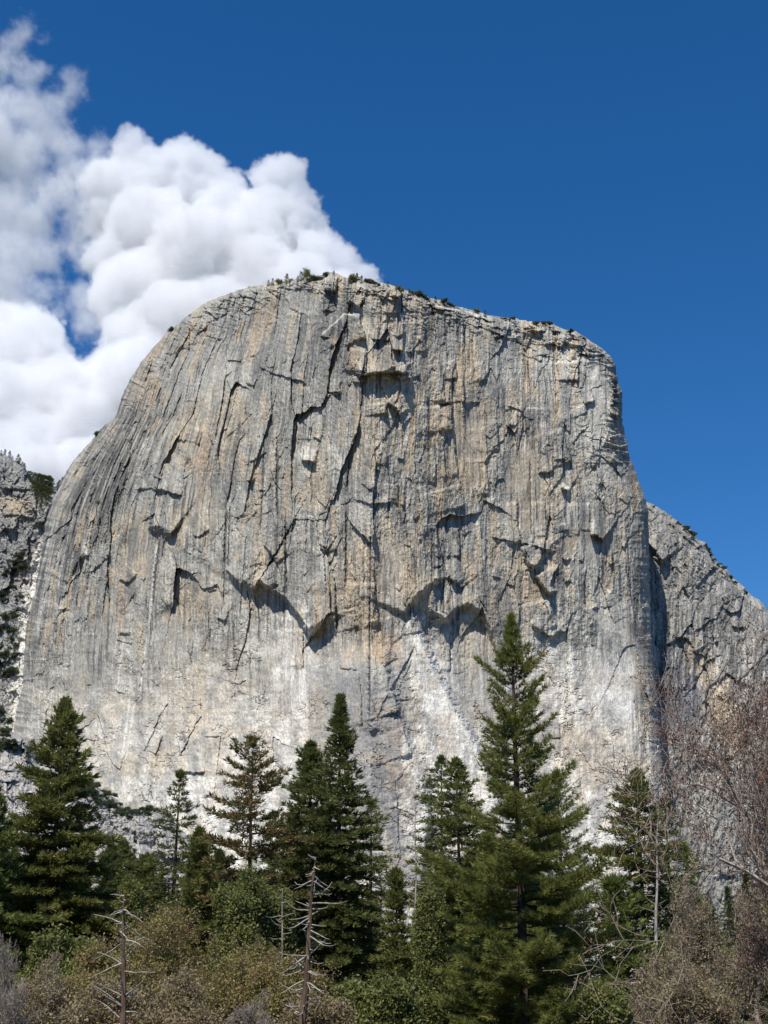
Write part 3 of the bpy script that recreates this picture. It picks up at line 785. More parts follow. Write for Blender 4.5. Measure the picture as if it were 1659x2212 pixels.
RID = [(-420, 2150), (-420, 900), (-200, 930), (-60, 955), (0, 980), (14, 984), (30, 992), (48, 1004), (58, 1022), (70, 1040), (88, 1048), (105, 1056), (122, 1062), (140, 1072), (170, 1100), (200, 1200), (210, 2150)]
RSTEPS = [l.split('|') for l in """
5|U|10|20|4|0 370 100 375 215 380
5|L|10|20|4|225 380 240 520
5|U|8|20|4|0 540 120 545 230 570
5|R|10|30|6|250 420 300 600 250 760 190 900
5|U|7|14|5|20 640 110 650
5|U|9|16|5|100 1150 180 1160
5|U|9|16|5|110 1340 200 1370
5|U|9|16|5|110 1440 190 1470
5|U|9|16|5|90 1600 200 1590
5|L|8|16|5|175 820 160 940
""".strip().splitlines()]
def rid_depth(x, z):
    return 2620 - .2 * (x + 560) + .30 * np.clip(z, 0, 900)
def rid_disp(X, Y, dist):
    U = X + 5 * fbm(X / 20, Y / 20, 501, 3); V = Y + 5 * fbm(X / 20, Y / 20, 502, 3)
    P = 12 * plates(U / 34, V / 60, 511, (1.2, 1.2))[0] + 5 * plates(U / 13, V / 22, 512, (1.2, 1.3))[0] + 2 * plates(U / 6, V / 8, 513, (1.2, 1.2))[0] + 1.4 * fbm(X / 6, Y / 6, 514, 4, .65)
    gx = np.interp(Y, [1050, 1150, 1250, 1400, 1550, 1650], [125, 100, 72, 44, 30, 20])     # the gully between ridge and wall
    P -= 14 * np.exp(-((X - gx) / 16) ** 2)
    apply_steps(X, Y, P, RSTEPS)
    return P * (.4 + .6 * sstep(0, 6, dist))
def rid_colour(X, Y, dist, P):
    c = np.zeros(X.shape + (3,), np.float32) + np.array((.30, .295, .275), np.float32)
    rag = fbm(X / 12, Y / 14, 521, 4, .65); gx = np.interp(Y, [1050, 1150, 1250, 1400, 1550, 1650], [125, 100, 72, 44, 30, 20])
    c = lerp(c, 'B', sstep(.1, .7, rag) * .6)
    c = lerp(c, 'G', np.exp(-((X - 35) / 38) ** 2 - ((Y - 1095) / 22) ** 2) * .8); c = lerp(c, 'O', np.exp(-((X - 45) / 10) ** 2 - ((Y - 1225) / 30) ** 2) * .7)
    c = lerp(c, 'N', sstep(22, 5, np.abs(X - gx) + 14 * fbm(X / 9, Y / 9, 522, 3)) * sstep(1130, 1200, Y) * .8)
    c *= (1 + .4 * fbm(X / 4, Y / 5, 523, 3, .7))[..., None]
    return np.clip(c, .03, .9)
ridge, RD = rock_mesh('rock_ridge', roughen(RID, 2.0, 6), (-422, 900, 212, 2140), 1.9, rid_depth, rid_disp, rid_colour, ROCK, [(210, 2300), (-420, 2300)], 300,
                      lambda X, Y: (40 + 0 * X, 60 + 0 * X))

CRG = [(-420, 2150), (-420, 1500), (-200, 1530), (-60, 1560), (0, 1572), (32, 1585), (62, 1604), (80, 1640), (120, 1660), (168, 1676), (200, 1692), (240, 1722), (262, 1742), (290, 1748), (330, 1744), (352, 1752),
       (380, 1785), (430, 1830), (480, 1870), (560, 1930), (640, 2000), (700, 2150)]
def crg_depth(x, z):
    return 1180 + .55 * (x + 300) + .9 * np.clip(z - 40, -60, 400)
def crg_disp(X, Y, dist):
    U = X + 6 * fbm(X / 24, Y / 24, 601, 3); V = Y + 6 * fbm(X / 24, Y / 24, 602, 3)
    P = 9 * plates((U + .4 * V) / 50, (V - .4 * U) / 34, 611, (1.2, 1.2))[0] + 2.5 * plates((U + .5 * V) / 15, (V - .5 * U) / 17, 612, (1.2, 1.2))[0] + .9 * plates(U / 6, V / 8, 613, (1.2, 1.2))[0] + .8 * fbm(X / 6, Y / 6, 614, 4, .65)
    return P * (.4 + .6 * sstep(0, 6, dist))
def crg_colour(X, Y, dist, P):
    c = np.zeros(X.shape + (3,), np.float32) + np.array((.40, .375, .34), np.float32)
    rag = fbm(X / 16, Y / 13, 621, 4, .65)
    c = lerp(c, 'D', sstep(0, .7, rag) * .6); c = lerp(c, 'P', sstep(.1, .8, -rag) * .5)
    sc_ = np.abs(fbm(X / 16, Y / 14, 622, 3, .5)); c = lerp(c, 'N', np.exp(-(sc_ / .05) ** 2) * .4)
    c *= (1 + .3 * fbm(X / 4, Y / 5, 623, 3, .7))[..., None]
    return np.clip(c, .03, .9)
crag, CG = rock_mesh('rock_outcrop', roughen(CRG, 2.0, 7), (-422, 1500, 704, 2140), 2.0, crg_depth, crg_disp, crg_colour, ROCK, [(700, 2300), (-420, 2300)], 120,
                     lambda X, Y: (30 + 0 * X, 40 + 0 * X))

def on_rock(G, X, Y):
    """world point of a rock sheet at picture position X, Y"""
    GX, GY, GD = G
    stp = (GX[-1, -1] - GX[0, 0]) / (GX.shape[1] - 1)
    j = int(round((X - GX[5, 0]) / stp)); i = int(round((Y - GY[0, 5]) / stp))
    i = min(max(i, 0), GX.shape[0] - 1); j = min(max(j, 0), GX.shape[1] - 1)
    a = at_depth(X, Y, float(GD[i, j])); return Vector((float(a[0]), float(a[1]), float(a[2])))

# ------------------------------------------------------------------ ground
def ground_z(x, y):
    x = np.asarray(x, float); y = np.asarray(y, float)
    return 24 * sstep(350, 1750, y) + 1.2 * perlin(x / 60, y / 60, 701) * sstep(20, 150, np.hypot(x, y)) - .1
gx = np.concatenate([-np.geomspace(12000, 20, 60), np.linspace(-15, 15, 7), np.geomspace(20, 12000, 60)])
gy = np.concatenate([-np.geomspace(12000, 20, 50), np.linspace(-15, 15, 7), np.geomspace(20, 16000, 110)])
GX, GY = np.meshgrid(gx, gy); GZ = ground_z(GX, GY)
nr, nc = GX.shape; ii = np.arange(nr * nc).reshape(nr, nc)
gm, nt, b = mat_new('forest_floor'); N = nt.nodes; L = nt.links
n1 = N.new('ShaderNodeTexNoise'); n1.inputs['Scale'].default_value = .35; n1.inputs['Detail'].default_value = 8
tc = N.new('ShaderNodeTexCoord'); L.new(tc.outputs['Object'], n1.inputs['Vector'])
cr = N.new('ShaderNodeValToRGB'); cr.color_ramp.elements[0].color = (.05, .06, .02, 1); cr.color_ramp.elements[1].color = (.13, .10, .06, 1); cr.color_ramp.elements[0].position = .4; cr.color_ramp.elements[1].position = .62
L.new(n1.outputs[0], cr.inputs[0]); L.new(cr.outputs[0], b.inputs['Base Color'])
g = np_mesh('ground', np.stack([GX.ravel(), GY.ravel(), GZ.ravel()], 1), np.stack([ii[:-1, :-1].ravel(), ii[:-1, 1:].ravel(), ii[1:, 1:].ravel(), ii[1:, :-1].ravel()], 1), gm)
g['kind'] = 'structure'
print('ground', time.time() - T0)
# ------------------------------------------------------------------ cloud: a real volume of droplets behind the summit
PUFF = """600 392 52|575 385 34|622 380 40|640 440 44|655 500 52|695 545 50|738 572 44|775 596 36|808 612 26|825 628 18|600 480 80|540 520 90|478 428 56|430 365 52|386 326 36|360 352 40|284 322 42|262 340 30|310 352 40|335 400 64|420 410 60|
480 470 72|520 470 50|250 420 70|330 500 100|430 560 112|550 620 112|650 640 90|740 660 70|800 700 70|300 640 100|380 720 110|290 740 70|480 720 120|30 720 70|70 800 80|110 880 100|20 900 110|60 980 100|60 1080 110|-50 1060 110|190 1030 90|180 930 90|100 720 40|
240 470 60|250 560 50|60 760 80|0 800 90|150 850 80|300 850 120|240 560 50""".replace("\n", "").split("|")
WISP = """30 560 70|80 480 62|20 470 70|10 370 76|60 330 60|110 300 52|150 320 40|60 240 50|20 230 60|120 225 34|155 196 20|50 170 42|14 130 46|56 70 30|30 100 34|90 90 18|200 400 60|170 480 60|130 430 66|190 560 50|100 560 50|210 690 50|170 640 34|60 640 46|
120 680 30|150 540 34|215 770 34|180 860 40|-60 300 110|-60 600 120|-60 150 70|215 320 34|160 380 50""".replace("\n", "").split("|")
def cloud():
    D0 = 5200.0
    ng = bpy.data.node_groups.new('cloud_body', 'GeometryNodeTree')
    ng.interface.new_socket('Geometry', in_out='OUTPUT', socket_type='NodeSocketGeometry')
    N = ng.nodes; L = ng.links
    pos = N.new('GeometryNodeInputPosition')
    def noise(scale, det, rough):
        n = N.new('ShaderNodeTexNoise'); n.inputs['Scale'].default_value = scale; n.inputs['Detail'].default_value = det; n.inputs['Roughness'].default_value = rough
        L.new(pos.outputs[0], n.inputs['Vector']); return n
    def math_(op, a, b=None, c=None, clamp=False):
        n = N.new('ShaderNodeMath'); n.operation = op; n.use_clamp = clamp
        for k, v in enumerate((a, b, c)):
            if v is None: continue
            if isinstance(v, (int, float)): n.inputs[k].default_value = v
            else: L.new(v, n.inputs[k])
        return n.outputs[0]
    nw = noise(1 / 260, 3, .5)
    wv = N.new('ShaderNodeVectorMath'); wv.operation = 'SUBTRACT'; L.new(nw.outputs['Color'], wv.inputs[0]); wv.inputs[1].default_value = (.5, .5, .5)
    wp = N.new('ShaderNodeVectorMath'); wp.operation = 'MULTIPLY_ADD'; L.new(wv.outputs[0], wp.inputs[0]); wp.inputs[1].default_value = (90, 90, 90); L.new(pos.outputs[0], wp.inputs[2])
    def body(lst, seed):
        rs = random.Random(seed); out = None
        for q in lst:
            X, Y, r = [float(v) for v in q.split()]
            a = at_depth(X, Y, D0); b = at_depth(X + r, Y, D0); rad = float(b[0] - a[0]) * 1.04
            off = rs.uniform(-.25, .25) * rad - max(0, Y - 480) * 1.0
            rad *= 1 + off / D0; a = at_depth(X, Y, D0 + off)
            d = N.new('ShaderNodeVectorMath'); d.operation = 'DISTANCE'; L.new(wp.outputs[0], d.inputs[0]); d.inputs[1].default_value = (float(a[0]), float(a[1]), float(a[2]))
            f = math_('MULTIPLY_ADD', d.outputs['Value'], -1.0 / 100, rad / 100)      # hundreds of metres inside the surface
            out = f if out is None else math_('SMOOTH_MAX', out, f, .22)
        return out
    nf = noise(1 / 62, 6, .66); n1 = noise(1 / 150, 9, .70); n2 = noise(1 / 420, 3, .5)
    bub = N.new('ShaderNodeTexVoronoi'); bub.feature = 'SMOOTH_F1' if False else 'F1'; bub.inputs['Scale'].default_value = 1 / 62; bub.inputs['Detail'].default_value = 2.5; bub.inputs['Roughness'].default_value = .55
    L.new(wp.outputs[0], bub.inputs['Vector'])
    fa = body(PUFF, 3)
    fa = math_('MULTIPLY_ADD', math_('SUBTRACT', n1.outputs[0], .5), 1.7, fa)
    fa = math_('MULTIPLY_ADD', math_('SUBTRACT', nf.outputs[0], .5), 1.15, fa)
    fa = math_('MULTIPLY_ADD', math_('SUBTRACT', bub.outputs['Distance'], .5), -.08, fa)
    da = math_('MULTIPLY', math_('MULTIPLY', math_('ADD', fa, .10), 1 / .13, clamp=True), .018)
    fb = body(WISP, 5)
    nb = noise(1 / 170, 10, .78)
    fb = math_('MINIMUM', fb, .62)
    fb = math_('ADD', math_('MULTIPLY_ADD', math_('SUBTRACT', nb.outputs[0], .5), 4.8, fb), math_('MULTIPLY', math_('SUBTRACT', n2.outputs[0], .5), 1.5))
    db = math_('MULTIPLY', math_('MULTIPLY', math_('ADD', fb, -.02), 1 / .8, clamp=True), .0095)
    dens = math_('ADD', da, db)
    lo = at_depth(-170, 1060, D0); hi = at_depth(900, 10, D0)
    vc = N.new('GeometryNodeVolumeCube')
    mn = (float(at_depth(-150, 20, D0)[0]), D0 - 900, float(at_depth(0, 1110, D0 - 560)[2])); mx = (float(at_depth(860, 500, D0)[0]), D0 + 330, float(at_depth(0, 8, D0 + 100)[2]))
    vc.inputs['Min'].default_value = mn; vc.inputs['Max'].default_value = mx
    vs = 5.0
    vc.inputs['Resolution X'].default_value = int((mx[0] - mn[0]) / vs); vc.inputs['Resolution Y'].default_value = int((mx[1] - mn[1]) / (vs * 1.4)); vc.inputs['Resolution Z'].default_value = int((mx[2] - mn[2]) / vs)
    L.new(dens, vc.inputs['Density'])
    sm = N.new('GeometryNodeSetMaterial')
    m = bpy.data.materials.new('cloud_vapour'); m.use_nodes = True; mt = m.node_tree; mt.nodes.clear()
    out = mt.nodes.new('ShaderNodeOutputMaterial'); pv = mt.nodes.new('ShaderNodeVolumePrincipled'); pv.inputs['Color'].default_value = (.999, .999, .999, 1); pv.inputs['Anisotropy'].default_value = -0.3
    pv.inputs['Density'].default_value = 1.0
    mt.links.new(pv.outputs[0], out.inputs['Volume'])
    sm.inputs['Material'].default_value = m
    go = N.new('NodeGroupOutput'); L.new(vc.outputs[0], sm.inputs[0]); L.new(sm.outputs[0], go.inputs[0])
    me = bpy.data.meshes.new('cloud'); me.materials.append(m)
    o = bpy.data.objects.new('cloud', me); COL.objects.link(o)
    md = o.modifiers.new('cloud', 'NODES'); md.node_group = ng
    o['kind'] = 'stuff'; o['label'] = 'white cumulus cloud rising behind the left shoulder of the cliff'
    return o
cloud()
print('cloud', time.time() - T0)
# ------------------------------------------------------------------ plants
def tag(o, label, cat, group=None):
    o['label'] = label; o['category'] = cat
    if group: o['group'] = group
    return o
def empty(name, loc):
    o = bpy.data.objects.new(name, None); COL.objects.link(o); o.location = loc; o.empty_display_size = 1; return o
def seg_mesh(P0, P1, R0, R1, sides):
    P0, P1 = np.asarray(P0, float).reshape(-1, 3), np.asarray(P1, float).reshape(-1, 3); R0, R1 = np.asarray(R0, float), np.asarray(R1, float)
    d = P1 - P0; l = np.linalg.norm(d, axis=1, keepdims=True) + 1e-9; d = d / l
    ref = np.where(np.abs(d[:, 2:3]) > .9, np.array([[1., 0, 0]]), np.array([[0, 0, 1.]]))
    u = np.cross(d, ref); u /= np.linalg.norm(u, axis=1, keepdims=True) + 1e-9; v = np.cross(d, u)
    P1 = P1 + d * R1[:, None] * .5
    ang = np.arange(sides) * 2 * np.pi / sides
    ring = u[:, None, :] * np.cos(ang)[None, :, None] + v[:, None, :] * np.sin(ang)[None, :, None]
    A = P0[:, None] + ring * R0[:, None, None]; B = P1[:, None] + ring * R1[:, None, None]
    V = np.concatenate([A, B], 1).reshape(-1, 3); n = len(P0)
    b = np.arange(n)[:, None] * 2 * sides; k = np.arange(sides); k2 = (k + 1) % sides
    F = np.stack([b + k, b + k2, b + sides + k2, b + sides + k], -1).reshape(-1, 4)
    return V, F
def needles(P, Dr, rs, count, length, width, spread, up=.25, lenvar=.3):
    """bunches of thin triangles at points P heading Dr"""
    n = len(P); P = np.repeat(P, count, 0); Dr = np.repeat(Dr, count, 0)
    r = rs.normal(size=P.shape); r /= np.linalg.norm(r, axis=1, keepdims=True) + 1e-9
    d = Dr + r * spread; d[:, 2] += up; d /= np.linalg.norm(d, axis=1, keepdims=True) + 1e-9
    w = np.cross(d, rs.normal(size=P.shape)); w /= np.linalg.norm(w, axis=1, keepdims=True) + 1e-9
    L = length * (1 + lenvar * rs.uniform(-1, 1, (len(P), 1)))
    b = P + r * width * .8
    V = np.stack([b - w * width * .5, b + w * width * .5, b + d * L], 1).reshape(-1, 3)
    F = np.arange(len(P) * 3).reshape(-1, 3)
    t = rs.uniform(.72, 1.25, (len(P), 1)); t = np.repeat(t, 3, 0)
    return V, F, t
def leaves(P, rs, count, size, scatter):
    n = len(P) * count; P = np.repeat(P, count, 0) + rs.normal(size=(n, 3)) * scatter
    a = rs.normal(size=(n, 3)); a /= np.linalg.norm(a, axis=1, keepdims=True); b = np.cross(a, rs.normal(size=(n, 3))); b /= np.linalg.norm(b, axis=1, keepdims=True)
    s = size * rs.uniform(.6, 1.4, (n, 1))
    V = np.stack([P - a * s * .6, P + b * s * .35, P + a * s * .6, P - b * s * .35], 1).reshape(-1, 3)
    F = np.arange(n * 4).reshape(-1, 4); t = np.repeat(rs.uniform(.7, 1.3, (n, 1)), 4, 0)
    return V, F, t

def leaf_material(name, rgb, trans=.25, hue_to=None):
    m, nt, b = mat_new(name); N = nt.nodes; L = nt.links
    at = N.new('ShaderNodeAttribute'); at.attribute_name = 'tone'
    tc = N.new('ShaderNodeTexCoord'); n1 = N.new('ShaderNodeTexNoise'); n1.inputs['Scale'].default_value = .9; n1.inputs['Detail'].default_value = 2
    L.new(tc.outputs['Object'], n1.inputs['Vector'])
    cr = N.new('ShaderNodeValToRGB'); e = cr.color_ramp.elements; e[0].position = .34; e[1].position = .66
    h = hue_to or (rgb[0] * 1.35, rgb[1] * 1.15, rgb[2] * .9)
    e[0].color = (*rgb, 1); e[1].color = (*h, 1); L.new(n1.outputs[0], cr.inputs[0])
    mx = N.new('ShaderNodeVectorMath'); mx.operation = 'MULTIPLY'; L.new(cr.outputs[0], mx.inputs[0]); L.new(at.outputs['Color'], mx.inputs[1])
    L.new(mx.outputs[0], b.inputs['Base Color']); b.inputs['Roughness'].default_value = .6; b.inputs['Specular IOR Level'].default_value = .25
    tr = N.new('ShaderNodeBsdfTranslucent'); L.new(mx.outputs[0], tr.inputs[0]); ms = N.new('ShaderNodeMixShader'); ms.inputs[0].default_value = trans
    L.new(b.outputs[0], ms.inputs[1]); L.new(tr.outputs[0], ms.inputs[2]); L.new(ms.outputs[0], N['Material Output'].inputs[0])
    return m
def bark_material(name, c0, c1, scale=6):
    m, nt, b = mat_new(name); N = nt.nodes; L = nt.links
    tc = N.new('ShaderNodeTexCoord'); mp = N.new('ShaderNodeMapping'); mp.inputs['Scale'].default_value = (1, 1, .25); L.new(tc.outputs['Object'], mp.inputs[0])
    n1 = N.new('ShaderNodeTexNoise'); n1.inputs['Scale'].default_value = scale; n1.inputs['Detail'].default_value = 6; L.new(mp.outputs[0], n1.inputs['Vector'])
    cr = N.new('ShaderNodeValToRGB'); e = cr.color_ramp.elements; e[0].position = .4; e[1].position = .62; e[0].color = (*c0, 1); e[1].color = (*c1, 1)
    L.new(n1.outputs[0], cr.inputs[0]); L.new(cr.outputs[0], b.inputs['Base Color'])
    bp = N.new('ShaderNodeBump'); bp.inputs['Distance'].default_value = .05; L.new(n1.outputs[0], bp.inputs['Height']); L.new(bp.outputs[0], b.inputs['Normal'])
    return m
M = dict(
    pine=leaf_material('pine_needles', (.165, .195, .05), .42, (.28, .28, .075)),
    cedar=leaf_material('cedar_foliage', (.15, .17, .05), .4, (.24, .24, .07)),
    fir=leaf_material('fir_needles', (.11, .135, .042), .38, (.18, .19, .06)),
    rust=leaf_material('rusty_needles', (.11, .12, .04), .3, (.24, .16, .06)),
    dark=leaf_material('dark_needles', (.085, .105, .038), .32, (.12, .14, .05)),
    young=leaf_material('bright_needles', (.14, .18, .05), .35, (.22, .25, .07)),
    oak=leaf_material('oak_leaves', (.13, .15, .045), .35, (.21, .215, .065)),
    bud=leaf_material('opening_leaves', (.26, .18, .075), .35, (.30, .27, .09)),
    red=leaf_material('red_buds', (.20, .085, .06), .3, (.30, .16, .10)),
    brown=leaf_material('brown_buds', (.24, .175, .10), .3, (.31, .255, .13)),
    bush=leaf_material('brush_leaves', (.055, .075, .035), .2, (.09, .11, .05)),
    bark=bark_material('bark', (.035, .027, .02), (.10, .075, .055)),
    barkred=bark_material('reddish_bark', (.07, .045, .03), (.17, .11, .075)),
    dead=bark_material('dead_wood', (.22, .19, .17), (.42, .38, .34)),
    twig=bark_material('pale_twigs', (.20, .165, .13), (.36, .31, .255)),
    twigbrown=bark_material('brown_twigs', (.10, .075, .06), (.22, .17, .14)))

STY = dict(  # whorl gap m, per whorl, elev top, elev bottom, droop, sub gap, tuft len, needles, width, spread, keep, material, bark, along
    pine=dict(gap=.36, n=5, e0=62, e1=6, curve=.24, sub=.24, tl=.32, nn=18, nw=.040, sp=.85, keep=.92, mat='pine', bark='bark', sf=.42, rad=.011),
    cedar=dict(gap=.30, n=6, e0=50, e1=-14, curve=.12, sub=.30, tl=.36, nn=8, nw=.13, sp=.62, keep=.93, mat='cedar', bark='barkred', sf=.40, rad=.012),
    fir=dict(gap=.30, n=6, e0=38, e1=-16, curve=.06, sub=.34, tl=.36, nn=8, nw=.13, sp=.55, keep=.93, mat='fir', bark='bark', sf=.36, rad=.011),
    airy=dict(gap=.70, n=5, e0=38, e1=-8, curve=.10, sub=.34, tl=.38, nn=7, nw=.11, sp=.7, keep=.88, mat='rust', bark='bark', sf=.40, rad=.011),
    thin=dict(gap=.6, n=5, e0=40, e1=-25, curve=.0, sub=.40, tl=.36, nn=6, nw=.11, sp=.7, keep=.80, mat='fir', bark='bark', sf=.40, rad=.012),
)
def conifer_geo(H, prof, st, seed, zmin=0.0, scale=1.0, mat=None):
    """prof: list of (height fraction from the top, crown radius m)"""
    rs = np.random.RandomState(seed); rr = random.Random(seed)
    S = dict(st); px = [p[0] for p in prof]; pr = [p[1] for p in prof]
    P0, P1, A, B = [], [], [], []; TP, TD = [], []
    # stem
    n = 14; lean = (rr.uniform(-.012, .012) * H, rr.uniform(-.012, .012) * H)
    def stem(h):
        t = h / H; return np.array([lean[0] * t + .05 * math.sin(t * 9 + seed) * (1 - t), lean[1] * t, h])
    rb = S['rad'] * H * scale ** .3 + .04
    def srad(h): return max(.02, rb * max(0.0, 1 - h / H) ** .85 + .012)
    for k in range(n * 2):
        a, b_ = H * k / (2 * n), H * (k + 1) / (2 * n)
        P0.append(stem(a)); P1.append(stem(b_)); A.append(srad(a)); B.append(srad(b_))
    LP0, LP1, LA, LB = [], [], [], []
    h = H - .25 * scale
    TP.append(stem(H)[None]); TD.append(np.array([[0, 0, 1.]]))
    for q in range(5): TP.append(stem(H - .12 * q * scale)[None]); TD.append(np.array([[rr.uniform(-.5, .5), rr.uniform(-.5, .5), .8]]))
    az0 = rr.uniform(0, 6)
    while h > zmin:
        t = (H - h) / H
        rad = float(np.interp(t, px, pr)) * (1.24 if S['mat'] == 'pine' else 1.34)
        k = max(2, int(round(S['n'] + rr.uniform(-1, 1)))); az0 += rr.uniform(.5, 1.6)
        lump = .78 + .4 * rr.random()
        for q in range(k):
            if rr.random() > S['keep']: continue
            az = az0 + q * 2 * math.pi / k + rr.uniform(-.35, .35)
            L = rad * lump * rr.choice((.45, .65, .85, .95, 1, 1.1, 1.3)) * rr.uniform(.85, 1.08)
            if L < .18: L = .18
            el = R(S['e0'] + (S['e1'] - S['e0']) * min(1, t * 1.6) ** .6 + rr.uniform(-9, 9))
            d = np.array([math.cos(az) * math.cos(el), math.sin(az) * math.cos(el), math.sin(el)])
            m = 6; pos = stem(h + rr.uniform(-.1, .1) * S['gap']); ptsl = [pos]
            cv = S['curve'] + rr.uniform(-.06, .1)
            for j in range(m):
                u_ = (j + .5) / m
                dd = d + np.array([0, 0, cv * (2.6 * u_ - 1.1)]) + rs.normal(size=3) * .05
                pos = pos + dd / np.linalg.norm(dd) * L / m; ptsl.append(pos)
            br = min(srad(h) * .45, .012 + .011 * L)
            for j in range(m):
                LP0.append(ptsl[j]); LP1.append(ptsl[j + 1]); LA.append(br * (1 - j / (m + .5))); LB.append(br * (1 - (j + 1) / (m + .5)) + .003)
            ptsa = np.array(ptsl)
            ns = max(3, int(1.5 * L / S['sub'] / scale))
            start = .12 if L < 1.2 else .22
            for q2 in range(ns):
                f = start + (1 - start) * (q2 + rr.random()) / ns
                fi = f * m; i0 = min(int(fi), m - 1); p = ptsa[i0] + (ptsa[i0 + 1] - ptsa[i0]) * (fi - i0)
                bd = ptsa[i0 + 1] - ptsa[i0]; bd = bd / np.linalg.norm(bd)
                side = np.cross(bd, [0, 0, 1]); side /= np.linalg.norm(side) + 1e-6
                sgn = 1 if q2 % 2 else -1
                sl = L * S['sf'] * (1 - f * .75) * rr.uniform(.5, 1.2)
                sdv = bd * .75 + side * sgn * .8 + np.array([0, 0, rr.uniform(-.15, .3)]); sdv /= np.linalg.norm(sdv)
                e = p + sdv * sl
                if sl > .25: LP0.append(p); LP1.append(e); LA.append(br * .35 + .003); LB.append(.004)
                nt_ = max(1, int(sl / (S['tl'] * .62 * scale)))
                fs = (np.arange(nt_) + .6) / nt_
                TP.append(p + sdv * sl * fs[:, None]); TD.append(np.repeat(sdv[None], nt_, 0))
            TP.append(ptsa[-1][None]); dlast = ptsa[-1] - ptsa[-2]; TD.append((dlast / np.linalg.norm(dlast))[None])
        h -= S['gap'] * scale * rr.uniform(.75, 1.25) * (.55 + .6 * min(1, t * 4))
    V1, F1 = seg_mesh(P0, P1, A, B, 8); V2, F2 = seg_mesh(LP0, LP1, LA, LB, 3)
    TPa = np.concatenate(TP); TDa = np.concatenate(TD)
    Vn, Fn, t = needles(TPa, TDa, rs, S['nn'], S['tl'] * scale, S['nw'] * scale, S['sp'])
    return (np.concatenate([V1, V2]), np.concatenate([F1, F2 + len(V1)])), (Vn, Fn, np.repeat(t, 3, 1)), len(Fn)
NT = [0]
def place_conifer(X, Y, dist, prof, sty, seed, label, group='conifers rising before the wall', zmin=0, scale=1.0, mat=None, bark=None, name='conifer', **over):
    a = at_depth(X, Y, dist); gz = float(ground_z(a[0], dist)); H = float(a[2]) - gz
    st = dict(STY[sty]); st.update(over)
    def tz(y): return (float(a[2]) - float(at_depth(X, y, dist)[2])) / H
    mpp = float(at_depth(X + 1, 1900, dist)[0] - at_depth(X, 1900, dist)[0])
    pf = [(0, .05)] + [(tz(y), w * mpp) for y, w in prof]
    tr, cr, n = conifer_geo(H, pf, st, seed, zmin, scale)
    NT[0] += n
    o = empty(name, (float(a[0]), dist, gz)); tag(o, label, 'conifer' if name == 'conifer' else 'pine tree', group)
    np_mesh('trunk', tr[0], tr[1], M[bark or st['bark']], parent=o, smooth=False)
    np_mesh('crown', cr[0], cr[1], M[mat or st['mat']], C=cr[2], parent=o)
    return o

# -- hand-placed conifers: X of the apex, Y of the apex, metres away, crown outline (Y, half width) as in the photograph
place_conifer(1105, 1330, 78, [(1345, 7), (1400, 22), (1450, 46), (1520, 62), (1600, 74), (1680, 92), (1740, 100), (1800, 105), (1850, 95), (1900, 118), (1980, 135), (2060, 140), (2130, 150), (2212, 150)], 'pine', 11,
              'tallest pine of all, long needled, its tip far up the grey wall', 'pines rising before the wall', name='pine_tree', keep=.80)
place_conifer(1204, 1678, 92, [(1700, 14), (1740, 36), (1800, 56), (1860, 62), (1940, 72), (2050, 88), (2212, 95)], 'pine', 12,
              'rounder pine pressed against the right side of the tallest pine', 'pines rising before the wall', name='pine_tree', tl=.33, nn=11, keep=.95, e0=50)
place_conifer(146, 1512, 96, [(1540, 14), (1580, 28), (1626, 42), (1680, 60), (1740, 74), (1790, 84), (1860, 104), (1920, 115), (2000, 120), (2100, 120), (2212, 110)], 'cedar', 13,
              'broad dense dark green conifer with a spire top near the left edge', gap=.36, keep=.95)
place_conifer(-10, 1690, 92, [(1740, 20), (1800, 30), (1900, 70), (2000, 90), (2212, 100)], 'cedar', 14, 'dense green conifer cut off by the left edge of the picture', mat='young')
place_conifer(385, 1668, 118, [(1700, 14), (1760, 28), (1800, 38), (1850, 46), (1920, 60), (2212, 70)], 'thin', 15, 'slim ragged conifer between the outcrop and the rusty tinted tree', keep=.88, gap=.55, n=5)
place_conifer(549, 1597, 104, [(1625, 26), (1660, 40), (1700, 56), (1730, 66), (1780, 78), (1830, 84), (1900, 80), (2000, 80), (2212, 70)], 'airy', 16, 'rusty tinted conifer with open horizontal tiers showing pale rock between them')
place_conifer(735, 1503, 108, [(1560, 13), (1610, 26), (1650, 36), (1700, 46), (1760, 60), (1800, 66), (1850, 68), (1900, 66), (2000, 70), (2212, 70)], 'fir', 17, 'tall very dark conifer with a long narrow spire left of centre', gap=.34, sub=.3)
place_conifer(676, 1605, 114, [(1650, 22), (1700, 34), (1760, 48), (1830, 56), (1900, 66), (2000, 70), (2212, 70)], 'fir', 18, 'lower dark conifer hugging the left side of the long narrow spire')
place_conifer(800, 1730, 122, [(1760, 16), (1800, 28), (1850, 34), (1950, 40), (2212, 50)], 'thin', 19, 'slender green conifer just right of the long narrow spire', mat='cedar', gap=.5, keep=.9)
place_conifer(948, 1634, 130, [(1650, 13), (1700, 30), (1750, 38), (1800, 44), (1880, 50), (1960, 55), (2212, 60)], 'airy', 20, 'sparse conifer with a bent drooping top left of the tallest pine', mat='fir', e0=10, gap=.7)
place_conifer(990, 1640, 120, [(1670, 14), (1720, 34), (1780, 52), (1840, 64), (1900, 72), (2000, 80), (2212, 80)], 'fir', 21, 'dark conifer filling the gap left of the tallest pine', mat='cedar', keep=.85, gap=.5)
place_conifer(1367, 1666, 110, [(1690, 14), (1740, 34), (1790, 48), (1850, 62), (1900, 66), (1960, 60), (2050, 54), (2212, 50)], 'fir', 22, 'full cone shaped conifer standing alone right of the pines', gap=.33, mat='cedar', zmin=6)
